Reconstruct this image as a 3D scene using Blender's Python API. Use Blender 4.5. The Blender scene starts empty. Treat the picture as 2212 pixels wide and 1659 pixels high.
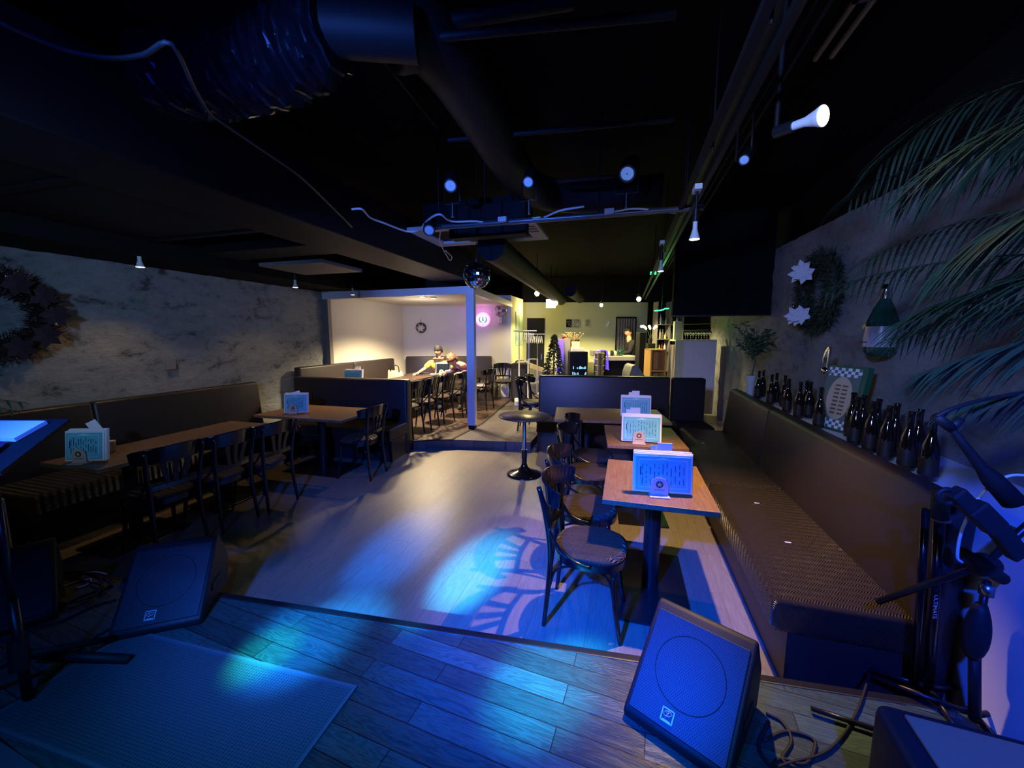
import bpy, math, random
from mathutils import Vector, Matrix, Euler, noise
random.seed(7)
PI=math.pi; R=math.radians
S=bpy.context.scene
COL=S.collection
# ---------------------------------------------------------------- camera
W0,H0,FPX=2212.0,1659.0,840.0
CAMZ=1.65
PITCH=math.atan(104.5/FPX); YAW=math.atan(247/math.hypot(FPX,104.5))
cd=bpy.data.cameras.new('camera'); cam=bpy.data.objects.new('camera',cd); COL.objects.link(cam)
cd.sensor_fit='HORIZONTAL'; cd.sensor_width=36; cd.lens=36*FPX/W0; cd.clip_start=0.02; cd.clip_end=60
cam.location=(0,0,CAMZ); cam.rotation_euler=(PI/2-PITCH,0,YAW)
S.camera=cam
S.view_settings.view_transform='Standard'; S.view_settings.look='None'
S.view_settings.exposure=0.0; S.view_settings.gamma=1.0; S.view_settings.use_curve_mapping=False
w=bpy.data.worlds.new('world'); S.world=w; w.use_nodes=True
w.node_tree.nodes['Background'].inputs[0].default_value=(0.10,0.18,0.6,1)
w.node_tree.nodes['Background'].inputs[1].default_value=0.012
try:
    S.cycles.max_bounces=6; S.cycles.use_denoising=True; S.cycles.sample_clamp_indirect=3.0
    S.cycles.caustics_reflective=False; S.cycles.caustics_refractive=False
except Exception: pass
def cray(px,py):
    x=(px-W0/2)/FPX; y=-(py-H0/2)/FPX
    return Euler((PI/2-PITCH,0,YAW)).to_matrix() @ Vector((x,y,-1))
def at(px,py,X=None,Y=None,Z=None,D=None):
    """world point seen at a photo pixel, on the plane X=, Y=, Z= or at depth D along the view heading"""
    d=cray(px,py)
    if Z is not None: t=(Z-CAMZ)/d.z
    elif Y is not None: t=Y/d.y
    elif X is not None: t=X/d.x
    else: t=D/(d.x*-math.sin(YAW)+d.y*math.cos(YAW))
    return Vector((t*d.x,t*d.y,CAMZ+t*d.z))
# ---------------------------------------------------------------- lights
def spot(name,loc,target,watts,col,size,blend=.5,rad=.03):
    l=bpy.data.lights.new(name,'SPOT'); l.energy=watts; l.color=col; l.spot_size=R(size); l.spot_blend=blend; l.shadow_soft_size=rad
    o=bpy.data.objects.new(name,l); COL.objects.link(o); o.location=loc
    o.rotation_euler=(Vector(target)-Vector(loc)).to_track_quat('-Z','Y').to_euler(); return o
def point(name,loc,watts,col,rad=.04):
    l=bpy.data.lights.new(name,'POINT'); l.energy=watts; l.color=col; l.shadow_soft_size=rad
    o=bpy.data.objects.new(name,l); COL.objects.link(o); o.location=loc; return o
WARM=(1,.62,.25); BLUE=(.008,.13,1); CYAN=(.02,.55,1); YEL=(1,.80,.36)
#LIGHTS
# stage effect lights behind the camera, with added fill lights among them
RIG=(-1.25,-.75,2.65); LOW=(-1.25,-1.95,2.2)
spot('stage_wash_fill_light',(-1.0,-.75,2.6),(-.18,2.45,.0),3500,(0,.065,1),35,1,.05)
spot('stage_wash_fill_light',(-1.0,-.6,2.25),(-1.7,3.6,.0),950,(.03,.13,1),62,1,.08)  # added broad blue fill for the middle of the floor
spot('stage_wash_fill_light',RIG,(-1.5,1.5,.0),90,(.0,.14,1),70,.9,.05)
spot('beam_pool_light',LOW,(-.98,2.40,0),15500,(.03,.44,1),6.8,1,.03)
spot('beam_pool_light',LOW,(-1.66,2.52,0),6500,(.0,.14,1),8.5,1,.03)
spot('beam_pool_light',RIG,(-1.47,1.42,.18),4200,(.01,.24,1),11,1,.04)
spot('beam_pool_light',RIG,(-1.56,1.27,.18),1500,(.03,1,.06),6,1,.04)
spot('beam_pool_light',RIG,(-.28,1.47,.18),3600,(.02,.6,1),9,1,.04)
spot('beam_pool_light',LOW,(-1.3,4.1,0),1300,(.4,.28,1),5,1,.04)  # added violet spot that makes the pale patch on the floor
spot('stage_teal_light',(.2,-.6,2.8),(-.6,1.0,.18),105,(.01,.5,.75),62,.9,.1)
spot('stage_wash_fill_light',(.3,-.7,2.7),(1.6,1.7,.4),800,(.01,.065,1),44,.8,.05)
spot('stage_wash_fill_light',(-1.4,-.5,2.15),(-3.0,6.0,1.95),620,(.17,.30,1),24,.8,.05)
spot('stage_wash_fill_light',(-1.0,-.5,2.3),(-1.3,4.2,2.65),420,(.06,.2,1),38,.9,.05)
spot('stage_wash_fill_light',(-.8,-.6,2.5),(-.3,6.2,.6),640,(.40,.40,1),34,1,.1)  # added blue-white fill for the partition sofa and the floor before it
spot('stage_wash_fill_light',(-1.2,-.5,2.1),(-4.8,3.1,1.8),250,(.30,.56,1),48,1,.1)
spot('stage_wash_fill_light',(-.5,-.4,2.3),(1.85,4.0,1.9),470,(.24,.38,1),54,1,.1)
spot('stage_wash_fill_light',(-.9,-.6,2.0),(-2.4,2.8,2.9),70,(.01,.05,1),95,1,.1)  # added weak blue fill that tints the ceiling and ducts
spot('wall_patch_light',(.2,-.4,2.7),(1.85,2.05,2.35),260,(.04,.12,1),12,.9,.05)
# ---------------------------------------------------------------- materials
MATS={}
def mat(name,col,rough=.5,metal=0,emit=None,es=0,spec=.5,bump=None,trans=0,coat=0,ior=1.45,alpha=1):
    if name in MATS: return MATS[name]
    m=bpy.data.materials.new(name); m.use_nodes=True; nt=m.node_tree; b=nt.nodes['Principled BSDF']
    b.inputs['Base Color'].default_value=(*col,1); b.inputs['Roughness'].default_value=rough; b.inputs['Metallic'].default_value=metal
    b.inputs['Specular IOR Level'].default_value=spec; b.inputs['Transmission Weight'].default_value=trans; b.inputs['IOR'].default_value=ior
    b.inputs['Coat Weight'].default_value=coat
    if emit: b.inputs['Emission Color'].default_value=(*emit,1); b.inputs['Emission Strength'].default_value=es
    if bump:
        sc,st,di=bump
        tc=nt.nodes.new('ShaderNodeTexCoord'); n=nt.nodes.new('ShaderNodeTexNoise'); n.inputs['Scale'].default_value=sc; n.inputs['Detail'].default_value=4
        bp=nt.nodes.new('ShaderNodeBump'); bp.inputs['Strength'].default_value=st; bp.inputs['Distance'].default_value=di
        nt.links.new(tc.outputs['Object'],n.inputs['Vector']); nt.links.new(n.outputs['Fac'],bp.inputs['Height']); nt.links.new(bp.outputs['Normal'],b.inputs['Normal'])
    MATS[name]=m; return m
def N(nt,t,**k):
    n=nt.nodes.new(t)
    for a,v in k.items():
        if a.startswith('i_'): n.inputs[a[2:].replace('_',' ')].default_value=v
        else: setattr(n,a,v)
    return n
def ramp(nt,stops):
    r=nt.nodes.new('ShaderNodeValToRGB'); e=r.color_ramp.elements
    e[0].position,e[0].color=stops[0][0],(*stops[0][1],1); e[1].position,e[1].color=stops[-1][0],(*stops[-1][1],1)
    for p,c in stops[1:-1]:
        q=e.new(p); q.color=(*c,1)
    return r
def stone_mat(name,a,b_,c):
    m=mat(name,a,.95); nt=m.node_tree; L=nt.links.new; b=nt.nodes['Principled BSDF']
    tc=N(nt,'ShaderNodeTexCoord'); mp=N(nt,'ShaderNodeMapping'); mp.inputs['Scale'].default_value=(1,1,1.8)
    L(tc.outputs['Object'],mp.inputs['Vector'])
    n1=N(nt,'ShaderNodeTexNoise'); n1.inputs['Scale'].default_value=3.4; n1.inputs['Detail'].default_value=13; n1.inputs['Roughness'].default_value=.80; n1.inputs['Distortion'].default_value=.25
    n2=N(nt,'ShaderNodeTexNoise'); n2.inputs['Scale'].default_value=14; n2.inputs['Detail'].default_value=8; n2.inputs['Roughness'].default_value=.7
    L(mp.outputs[0],n1.inputs['Vector']); L(mp.outputs[0],n2.inputs['Vector'])
    r=ramp(nt,[(.36,b_),(.45,a),(.62,c)]); L(n1.outputs['Fac'],r.inputs['Fac']); L(r.outputs['Color'],b.inputs['Base Color'])
    ad=N(nt,'ShaderNodeMath',operation='MULTIPLY_ADD'); ad.inputs[1].default_value=.45
    L(n2.outputs['Fac'],ad.inputs[0]); L(n1.outputs['Fac'],ad.inputs[2])
    bp=N(nt,'ShaderNodeBump'); bp.inputs['Strength'].default_value=1; bp.inputs['Distance'].default_value=.07
    L(ad.outputs[0],bp.inputs['Height']); L(bp.outputs['Normal'],b.inputs['Normal']); return m
def wood_mat(name,c1,c2,rough,plank=None,rot=0,scale=1,bumps=.25,gap=(.01,.01,.012),coat=0,vary=(.75,1.2)):
    m=mat(name,c1,rough,coat=coat); nt=m.node_tree; L=nt.links.new; b=nt.nodes['Principled BSDF']
    tc=N(nt,'ShaderNodeTexCoord'); mp=N(nt,'ShaderNodeMapping'); mp.inputs['Rotation'].default_value=(0,0,rot)
    L(tc.outputs['Object'],mp.inputs['Vector']); src=mp.outputs[0]
    mp2=N(nt,'ShaderNodeMapping'); mp2.inputs['Scale'].default_value=(1.1*scale,11*scale,6*scale); 
    if plank:
        br=N(nt,'ShaderNodeTexBrick'); br.offset=.37; br.inputs['Scale'].default_value=1; br.inputs['Brick Width'].default_value=plank[0]; br.inputs['Row Height'].default_value=plank[1]
        br.inputs['Mortar Size'].default_value=.0022; br.inputs['Mortar Smooth'].default_value=.2; br.inputs['Color1'].default_value=(.0,.0,.0,1); br.inputs['Color2'].default_value=(1,1,1,1); br.inputs['Mortar'].default_value=(.5,.5,.5,1)
        L(src,br.inputs['Vector'])
        va=N(nt,'ShaderNodeVectorMath',operation='MULTIPLY_ADD'); va.inputs[1].default_value=(3.1,5.3,2.7)
        L(br.outputs['Color'],va.inputs[0]); L(src,va.inputs[2]); L(va.outputs[0],mp2.inputs['Vector'])
    else: L(src,mp2.inputs['Vector'])
    n=N(nt,'ShaderNodeTexNoise'); n.inputs['Scale'].default_value=1.3; n.inputs['Detail'].default_value=6; n.inputs['Distortion'].default_value=1.2
    L(mp2.outputs[0],n.inputs['Vector'])
    wv=N(nt,'ShaderNodeMath',operation='SINE'); mu=N(nt,'ShaderNodeMath',operation='MULTIPLY'); mu.inputs[1].default_value=60
    L(n.outputs['Fac'],mu.inputs[0]); L(mu.outputs[0],wv.inputs[0])
    ma=N(nt,'ShaderNodeMapRange'); ma.inputs[1].default_value=-1; ma.inputs[2].default_value=1; L(wv.outputs[0],ma.inputs[0])
    mx=N(nt,'ShaderNodeMix',data_type='RGBA'); mx.inputs['A'].default_value=(*c1,1); mx.inputs['B'].default_value=(*c2,1); L(ma.outputs[0],mx.inputs['Factor'])
    out=mx.outputs['Result']
    if plank:
        hs=N(nt,'ShaderNodeHueSaturation'); mr=N(nt,'ShaderNodeMapRange'); mr.inputs[3].default_value=vary[0]; mr.inputs[4].default_value=vary[1]
        L(br.outputs['Color'],mr.inputs[0]); L(mr.outputs[0],hs.inputs['Value']); L(out,hs.inputs['Color'])
        m2=N(nt,'ShaderNodeMix',data_type='RGBA'); m2.inputs['B'].default_value=(*gap,1); L(br.outputs['Fac'],m2.inputs['Factor']); L(hs.outputs[0],m2.inputs['A']); out=m2.outputs['Result']
    L(out,b.inputs['Base Color'])
    bp=N(nt,'ShaderNodeBump'); bp.inputs['Strength'].default_value=bumps; bp.inputs['Distance'].default_value=.002
    L(ma.outputs[0],bp.inputs['Height']); L(bp.outputs['Normal'],b.inputs['Normal'])
    return m
def quilt_mat(name,col,rough,freq=55):
    """vinyl embossed with a small chevron"""
    m=mat(name,col,rough,spec=.6); nt=m.node_tree; L=nt.links.new; b=nt.nodes['Principled BSDF']
    tc=N(nt,'ShaderNodeTexCoord'); sp=N(nt,'ShaderNodeSeparateXYZ'); L(tc.outputs['Object'],sp.inputs[0])
    pp=N(nt,'ShaderNodeMath',operation='PINGPONG'); pp.inputs[1].default_value=.024; L(sp.outputs['X'],pp.inputs[0])
    a=N(nt,'ShaderNodeMath',operation='MULTIPLY_ADD'); a.inputs[1].default_value=.8; L(pp.outputs[0],a.inputs[0]); zz=N(nt,'ShaderNodeMath',operation='ADD'); L(sp.outputs['Y'],zz.inputs[0]); L(sp.outputs['Z'],zz.inputs[1]); L(zz.outputs[0],a.inputs[2])
    mu=N(nt,'ShaderNodeMath',operation='MULTIPLY'); mu.inputs[1].default_value=freq*10; L(a.outputs[0],mu.inputs[0])
    si=N(nt,'ShaderNodeMath',operation='SINE'); L(mu.outputs[0],si.inputs[0])
    bp=N(nt,'ShaderNodeBump'); bp.inputs['Strength'].default_value=1; bp.inputs['Distance'].default_value=.006
    L(si.outputs[0],bp.inputs['Height']); L(bp.outputs['Normal'],b.inputs['Normal']); return m
M_stoneL=stone_mat('pale_stone',(.34,.36,.36),(.08,.095,.105),(.46,.48,.48))
M_stoneR=stone_mat('grey_stone',(.36,.36,.37),(.16,.16,.18),(.46,.46,.47))
M_floor=wood_mat('laminate_floor',(.235,.20,.16),(.195,.165,.13),.38,(1.3,.16),PI/2,bumps=.12,gap=(.16,.12,.08),vary=(.93,1.05))
M_alcove=wood_mat('alcove_floor',(.095,.055,.045),(.04,.026,.024),.4,(1.0,.12),R(50),bumps=.15)
M_stage=wood_mat('stage_planks',(.050,.10,.092),(.028,.06,.058),.4,(.85,.098),R(5),bumps=.4,scale=1.5,vary=(.6,1.35))
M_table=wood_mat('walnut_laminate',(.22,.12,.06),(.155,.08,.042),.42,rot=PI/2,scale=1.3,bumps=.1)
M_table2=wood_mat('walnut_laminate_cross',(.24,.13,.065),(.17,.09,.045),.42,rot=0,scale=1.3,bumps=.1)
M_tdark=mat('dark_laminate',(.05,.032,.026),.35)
M_edge=mat('table_edge',(.05,.035,.03),.4)
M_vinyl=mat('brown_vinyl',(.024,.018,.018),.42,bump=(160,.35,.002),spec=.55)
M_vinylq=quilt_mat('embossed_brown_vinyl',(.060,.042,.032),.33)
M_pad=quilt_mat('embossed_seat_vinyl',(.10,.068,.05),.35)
M_black=mat('black_lacquer',(.006,.006,.007),.16,spec=.7)
M_bsteel=mat('black_steel',(.010,.010,.012),.33,spec=.5)
M_matte=mat('matte_black',(.008,.008,.009),.75,spec=.3)
M_rubber=mat('black_rubber',(.012,.012,.013),.6)
M_ceil=mat('black_ceiling_paint',(.005,.005,.006),.9,spec=.1,bump=(9,.3,.02))
M_duct=mat('black_duct_paint',(.007,.007,.009),.6,spec=.25)
M_soffit=mat('black_soffit_paint',(.006,.006,.007),.85,spec=.15)
M_chrome=mat('chrome',(.8,.8,.82),.12,1)
M_steel=mat('brushed_steel',(.45,.45,.46),.3,1)
M_mirror=mat('mirror_tile',(.7,.75,.85),.14,1)
M_white=mat('white_paint',(.72,.71,.68),.55)
M_whitew=mat('white_plaster',(.70,.68,.62),.8,bump=(30,.2,.003))
M_cream=mat('cream_plaster',(.62,.65,.36),.8,bump=(30,.2,.003))
M_beam=mat('white_gloss_beam',(.75,.75,.76),.4)
M_paper=mat('white_paper',(.78,.78,.80),.6)
M_menu=mat('teal_menu_card',(.16,.50,.56),.4)
M_menuln=mat('pale_menu_line',(.45,.75,.80),.4)
M_ink=mat('dark_ink',(.02,.04,.07),.6)
M_holder=mat('beige_plastic',(.55,.42,.32),.45)
M_gold=mat('gold_ink',(.75,.5,.10),.5)
M_acryl=mat('clear_acrylic',(.8,.85,.9),.15,trans=.7)
M_glass=mat('clear_glass',(.9,.95,.95),.05,trans=.9)
M_bottle=mat('dark_brown_glass',(.010,.006,.004),.07,spec=.8)
M_green=mat('green_glass',(.01,.05,.035),.08,spec=.8)
M_leaf=mat('palm_leaf',(.020,.052,.027),.6)
M_leaf2=mat('small_leaf',(.05,.09,.045),.5)
M_wreath=mat('wreath_needles',(.018,.03,.014),.7)
M_red=mat('deep_red',(.16,.008,.012),.6)
M_bronze=mat('bronze_twig',(.06,.035,.02),.5)
M_petal=mat('white_petal',(.62,.62,.70),.6)
M_silver=mat('silver_foil',(.7,.7,.75),.12,1)
M_bulb=mat('lit_bulb',(1,.9,.6),.4,emit=(1,.82,.42),es=14)
M_bulbw=mat('lit_lens',(1,.95,.85),.4,emit=(1,.83,.55),es=9)
M_lens=mat('blue_led_lens',(.25,.4,.8),.25,emit=(.16,.34,.9),es=.42)
M_green_led=mat('green_led',(.1,1,.4),.4,emit=(.05,1,.32),es=2.2)
M_pink=mat('pink_neon',(1,.3,.8),.4,emit=(1,.18,.75),es=1.1)
M_signw=mat('lit_sign_face',(.25,.25,.25),.4,emit=(1,.98,1),es=.85)
M_signb=mat('sign_blue',(.02,.10,.14),.5,emit=(.08,.42,.55),es=.45)
M_rib=mat('ribbed_mat',(.085,.115,.13),.8)
M_skin=mat('skin',(.55,.30,.19),.55)
M_hair=mat('black_hair',(.008,.007,.007),.75,bump=(60,.6,.01))
M_hairb=mat('brown_hair',(.10,.05,.028),.5,bump=(40,.8,.015))
M_yel=mat('yellow_cloth',(.70,.40,.06),.85)
M_blackc=mat('black_cloth',(.012,.012,.016),.85)
M_lip=mat('lip',(.32,.10,.08),.5)
M_cardb=mat('amber_wood',(.60,.36,.10),.5)
M_concrete=mat('pale_counter',(.55,.52,.38),.2)
M_grey=mat('grey_panel',(.20,.19,.18),.6)
M_screen=mat('dark_screen',(.01,.015,.025),.15)
M_screenl=mat('screen_glow',(.3,.6,.7),.4,emit=(.25,.55,.65),es=.9)
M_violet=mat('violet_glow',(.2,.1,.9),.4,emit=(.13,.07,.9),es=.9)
M_brass=mat('amp_top',(.60,.27,.13),.5)
# ---------------------------------------------------------------- mesh builder
class MB:
    def __init__(s): s.v=[]; s.f=[]; s.sm=[]; s.mi=[]; s.M=Matrix.Identity(4); s.cur=0
    def add(s,vs,fs,smooth=False,m=None):
        T=s.M if m is None else s.M@m; b=len(s.v)
        s.v+=[tuple(T@Vector(p)) for p in vs]; s.f+=[tuple(b+i for i in f) for f in fs]; s.sm+=[smooth]*len(fs); s.mi+=[s.cur]*len(fs); return s
    def box(s,x0,x1,y0,y1,z0,z1,m=None):
        vs=[(x,y,z) for z in (z0,z1) for y in (y0,y1) for x in (x0,x1)]
        return s.add(vs,[(0,2,3,1),(4,5,7,6),(0,1,5,4),(2,6,7,3),(0,4,6,2),(1,3,7,5)],False,m)
    def prism(s,poly,z0,z1,m=None,smooth=False):
        n=len(poly); vs=[(x,y,z0) for x,y in poly]+[(x,y,z1) for x,y in poly]
        s.add(vs,[tuple(range(n-1,-1,-1)),tuple(range(n,2*n))],False,m)
        return s.add(vs,[(i,(i+1)%n,n+(i+1)%n,n+i) for i in range(n)],smooth,m)
    def lathe(s,prof,seg=20,m=None,smooth=True):
        vs=[];fs=[]
        for r,z in prof:
            for k in range(seg):
                a=2*PI*k/seg; vs.append((r*math.cos(a),r*math.sin(a),z))
        for i in range(len(prof)-1):
            for k in range(seg):
                k2=(k+1)%seg; fs.append((i*seg+k,i*seg+k2,(i+1)*seg+k2,(i+1)*seg+k))
        s.add(vs,fs,smooth,m)
        caps=[]
        if prof[0][0]>1e-4: caps.append(tuple(range(seg-1,-1,-1)))
        if prof[-1][0]>1e-4: caps.append(tuple((len(prof)-1)*seg+k for k in range(seg)))
        if caps: s.add(vs,caps,False,m)
        return s
    def cyl(s,p0,p1,r,seg=12,r1=None):
        p0,p1=Vector(p0),Vector(p1); d=p1-p0; q=d.to_track_quat('Z','Y').to_matrix().to_4x4()
        return s.lathe([(r,0),(r if r1 is None else r1,d.length)],seg,Matrix.Translation(p0)@q)
    def tube(s,pts,r,seg=8,closed=False,flat=None):
        P=[Vector(p) for p in pts]; n=len(P); vs=[];fs=[]; prev=None
        for i,p in enumerate(P):
            a=P[i-1] if (i>0 or closed) else P[0]; b=P[(i+1)%n] if (i<n-1 or closed) else P[-1]
            t=(b-a).normalized()
            if prev is None:
                u=t.orthogonal().normalized() if flat is None else (Vector(flat)-t*t.dot(Vector(flat))).normalized()
            else:
                u=prev-t*prev.dot(t); u=u.normalized() if u.length>1e-6 else t.orthogonal().normalized()
            prev=u; v=t.cross(u); rr=r[i] if isinstance(r,(list,tuple)) and not isinstance(r[0],(list,tuple)) else r
            ra,rb=(rr if not isinstance(rr,(list,tuple)) else 0,)*2
            for k in range(seg):
                an=2*PI*k/seg+(PI/seg if seg==4 else 0); vs.append(p+u*math.cos(an)*ra+v*math.sin(an)*rb)
        m=n if closed else n-1
        for i in range(m):
            for k in range(seg):
                i2=(i+1)%n; k2=(k+1)%seg; fs.append((i*seg+k,i*seg+k2,i2*seg+k2,i2*seg+k))
        if not closed: fs+= [tuple(range(seg-1,-1,-1)),tuple((n-1)*seg+k for k in range(seg))]
        return s.add(vs,fs,True)
    def strip(s,pts,wd,th,up):
        """band: rectangle section swept along pts, width along up, thickness across"""
        P=[Vector(p) for p in pts]; n=len(P); vs=[];fs=[]; up=Vector(up)
        for i,p in enumerate(P):
            t=(P[min(i+1,n-1)]-P[max(i-1,0)]).normalized(); c=t.cross(up).normalized(); uu=c.cross(t).normalized()
            wv=wd[i] if isinstance(wd,(list,tuple)) else wd
            for a,b in ((-1,-1),(1,-1),(1,1),(-1,1)): vs.append(p+c*a*th/2+uu*b*wv/2)
        for i in range(n-1):
            for k in range(4):
                k2=(k+1)%4; fs.append((i*4+k,i*4+k2,i*4+4+k2,i*4+4+k))
        fs+=[(3,2,1,0),tuple((n-1)*4+k for k in range(4))]
        return s.add(vs,fs,False)
    def ball(s,c,r,seg=14,rings=9,sc=(1,1,1),m=None):
        prof=[(max(1e-5,r*math.sin(PI*i/rings)),-r*math.cos(PI*i/rings)) for i in range(rings+1)]
        T=Matrix.Translation(c)@Matrix.Diagonal((*sc,1))
        return s.lathe(prof,seg,T if m is None else m@T)
    def build(s,name,mats,parent=None,bevel=0,seg=2,loc=None,sub=0):
        me=bpy.data.meshes.new(name); me.from_pydata(s.v,[],s.f)
        for i,p in enumerate(me.polygons): p.use_smooth=s.sm[i]; p.material_index=s.mi[i]
        for m_ in (mats if isinstance(mats,(list,tuple)) else [mats]): me.materials.append(m_)
        o=bpy.data.objects.new(name,me); COL.objects.link(o)
        if parent: o.parent=parent
        if loc is not None: o.location=loc
        if bevel:
            b=o.modifiers.new('bevel','BEVEL'); b.width=bevel; b.segments=seg; b.limit_method='ANGLE'; b.angle_limit=R(40)
            if seg>2:
                for p in me.polygons: p.use_smooth=True
        if sub:
            b=o.modifiers.new('sub','SUBSURF'); b.levels=sub; b.render_levels=sub
        return o
def tag(o,label,cat,group=None,kind=None):
    if label: o['label']=label
    if cat: o['category']=cat
    if group: o['group']=group
    if kind: o['kind']=kind
    return o
def thing(name,loc,rz,label,cat,group=None):
    o=bpy.data.objects.new(name,None); COL.objects.link(o); o.empty_display_size=.1
    o.location=loc; o.rotation_euler=(0,0,rz); return tag(o,label,cat,group)
def struct(o): o['kind']='structure'; return o
def dup(root,loc,rz,label,group=None):
    r=root.copy(); COL.objects.link(r); r.location=loc; r.rotation_euler=(0,0,rz); r['label']=label
    if group: r['group']=group
    for ch in list(root.children):
        c=ch.copy(); COL.objects.link(c); c.parent=r
        for g in list(ch.children):
            d=g.copy(); COL.objects.link(d); d.parent=c
    return r
def text_geo(mb,s,size,T,th=.0006,align='CENTER'):
    c=bpy.data.curves.new('t','FONT'); c.body=s; c.size=size; c.align_x=align; c.align_y='CENTER'; c.extrude=th; c.resolution_u=2
    o=bpy.data.objects.new('t',c); COL.objects.link(o)
    me=bpy.data.meshes.new_from_object(o.evaluated_get(bpy.context.evaluated_depsgraph_get()))
    mb.add([v.co.copy() for v in me.vertices],[tuple(p.vertices) for p in me.polygons],False,T)
    bpy.data.objects.remove(o); bpy.data.curves.remove(c); bpy.data.meshes.remove(me)
def star(r,ri=.4,n=5):
    return [((r if i%2==0 else r*ri)*math.sin(PI*i/n),(r if i%2==0 else r*ri)*math.cos(PI*i/n)) for i in range(2*n)]
def circle(r,n=20,cx=0,cy=0): return [(cx+r*math.cos(2*PI*i/n),cy+r*math.sin(2*PI*i/n)) for i in range(n)]
def smoothpath(pts,n=6):
    P=[Vector(p) for p in pts]; P=[2*P[0]-P[1]]+P+[2*P[-1]-P[-2]]; out=[]
    for i in range(1,len(P)-2):
        for k in range(n):
            t=k/n; a,b,c,d=P[i-1:i+3]
            out.append(.5*((2*b)+(c-a)*t+(2*a-5*b+4*c-d)*t*t+(3*b-a-3*c+d)*t**3))
    out.append(P[-2]); return out
def facing(o,p0,p1): pass
XZ=Matrix.Rotation(PI/2,4,'X')   # local xy drawing plane stood upright, facing -Y
# ================================================================ STRUCTURE
def boxobj(name,x0,x1,y0,y1,z0,z1,m,bevel=0): return struct(MB().box(x0,x1,y0,y1,z0,z1).build(name,m,bevel=bevel))
boxobj('floor',-5.6,2.3,-2.2,13,-.1,0,M_floor)
ZR=.13
# the back of the room is one low step higher: plank floor of the alcove and the passage
fa=[(-5.15,4.9),(-2.93,4.9),(-2.42,5.12),(-2.36,6.2),(-2.62,9.0),(-2.62,12.4),(-5.15,12.4)]
struct(MB().prism(fa,.0005,ZR).build('floor',M_alcove))
fb=[(-2.42,5.12),(-1.27,5.30),(-1.27,5.98),(1.36,6.34),(1.36,12.4),(-2.62,12.4),(-2.62,9.0),(-2.36,6.2)]
struct(MB().prism(fb,.0005,ZR-.002).build('floor',wood_mat('grey_floor',(.095,.08,.085),(.07,.06,.062),.4,(1.2,.3),R(90),bumps=.1)))
struct(MB().strip([(x,y,ZR) for x,y in fa[1:5]],.012,.045,(0,0,1)).build('trim_1',M_matte))
def stage_y(x): return 1.697+.0885*x
st=[(-5.15,-2.2),(1.85,-2.2),(1.85,stage_y(1.85)),(-5.15,stage_y(-5.15))]
struct(MB().prism(st,.001,.18).build('floor',M_stage))
e0=Vector((-5.1,stage_y(-5.1)+.004,.176)); e1=Vector((1.84,stage_y(1.84)+.004,.176))
struct(MB().strip([e0,e1],.014,.035,(0,0,1)).build('trim_2',M_bsteel,bevel=.005))
struct(MB().strip([e0+Vector((0,-.021,.0045)),e1+Vector((0,-.021,.0045))],.006,.005,(0,0,1)).build('trim_2',M_steel))  # thin bright strip added to stand in for the highlight along the nosing
def stonewall(name,x,y0,y1,zf,zt,m,sgn,amp=.03,res=.05):
    ny=int((y1-y0)/res); nz=24; vs=[];fs=[]
    for i in range(ny+1):
        y=y0+(y1-y0)*i/ny; t=zt(y)
        for j in range(nz+1):
            z=zf+(t-zf)*j/nz; v=Vector((y*1.3,z*1.9,x))
            h=noise.fractal(v*1.6,1.0,2.1,5)*amp+noise.noise(v*.7)*amp*.8
            vs.append((x+sgn*(abs(h) if j<nz else h*.3),y,z+(noise.noise(Vector((y*6,x,0)))*.012 if j==nz else 0)))
    for i in range(ny):
        for j in range(nz):
            a=i*(nz+1)+j; b=a+nz+1; q=(a,a+1,b+1,b); fs.append(q if sgn<0 else q[::-1])
    n=len(vs)
    mb=MB().add(vs,fs,True)
    mb.box(min(x,x-sgn*.05),max(x,x-sgn*.05),y0,y1,zf,zt(y0)-.03)
    return struct(mb.build(name,m))
boxobj('wall_left',-5.4,-5.21,-2.2,9.6,0,3.3,M_soffit)
stonewall('wall_left',-5.15,-1.0,5.72,.0,lambda y:2.41,M_stoneL,1)
boxobj('trim_3',-5.19,-5.02,5.72,5.80,0,2.41,M_grey)
boxobj('wall_alcove',-5.2,-5.1,5.80,8.95,0,2.55,M_whitew)
# back wall of the alcove, slightly skewed like the header beam
A=at(873,770,X=-5.1); B=at(1104,857,Z=ZR); B.z=0; A.z=0
dirv=(B-A).normalized(); nrm=Vector((-dirv.y,dirv.x,0))
def wallseg(name,a,b,z0,z1,th,m,back=True):
    d=(Vector(b)-Vector(a)).normalized(); n=Vector((-d.y,d.x,0))*th
    p=[Vector(a),Vector(b),Vector(b)+n,Vector(a)+n]
    return struct(MB().prism([(q.x,q.y) for q in p],z0,z1).build(name,m))
wallseg('wall_alcove',A,B,0,2.62,.1,M_whitew)
B2=Vector((-2.69,10.75,0))
boxobj('wall_alcove',B.x-.13,B.x,B.y,10.4,0,2.62,M_cream)
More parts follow.
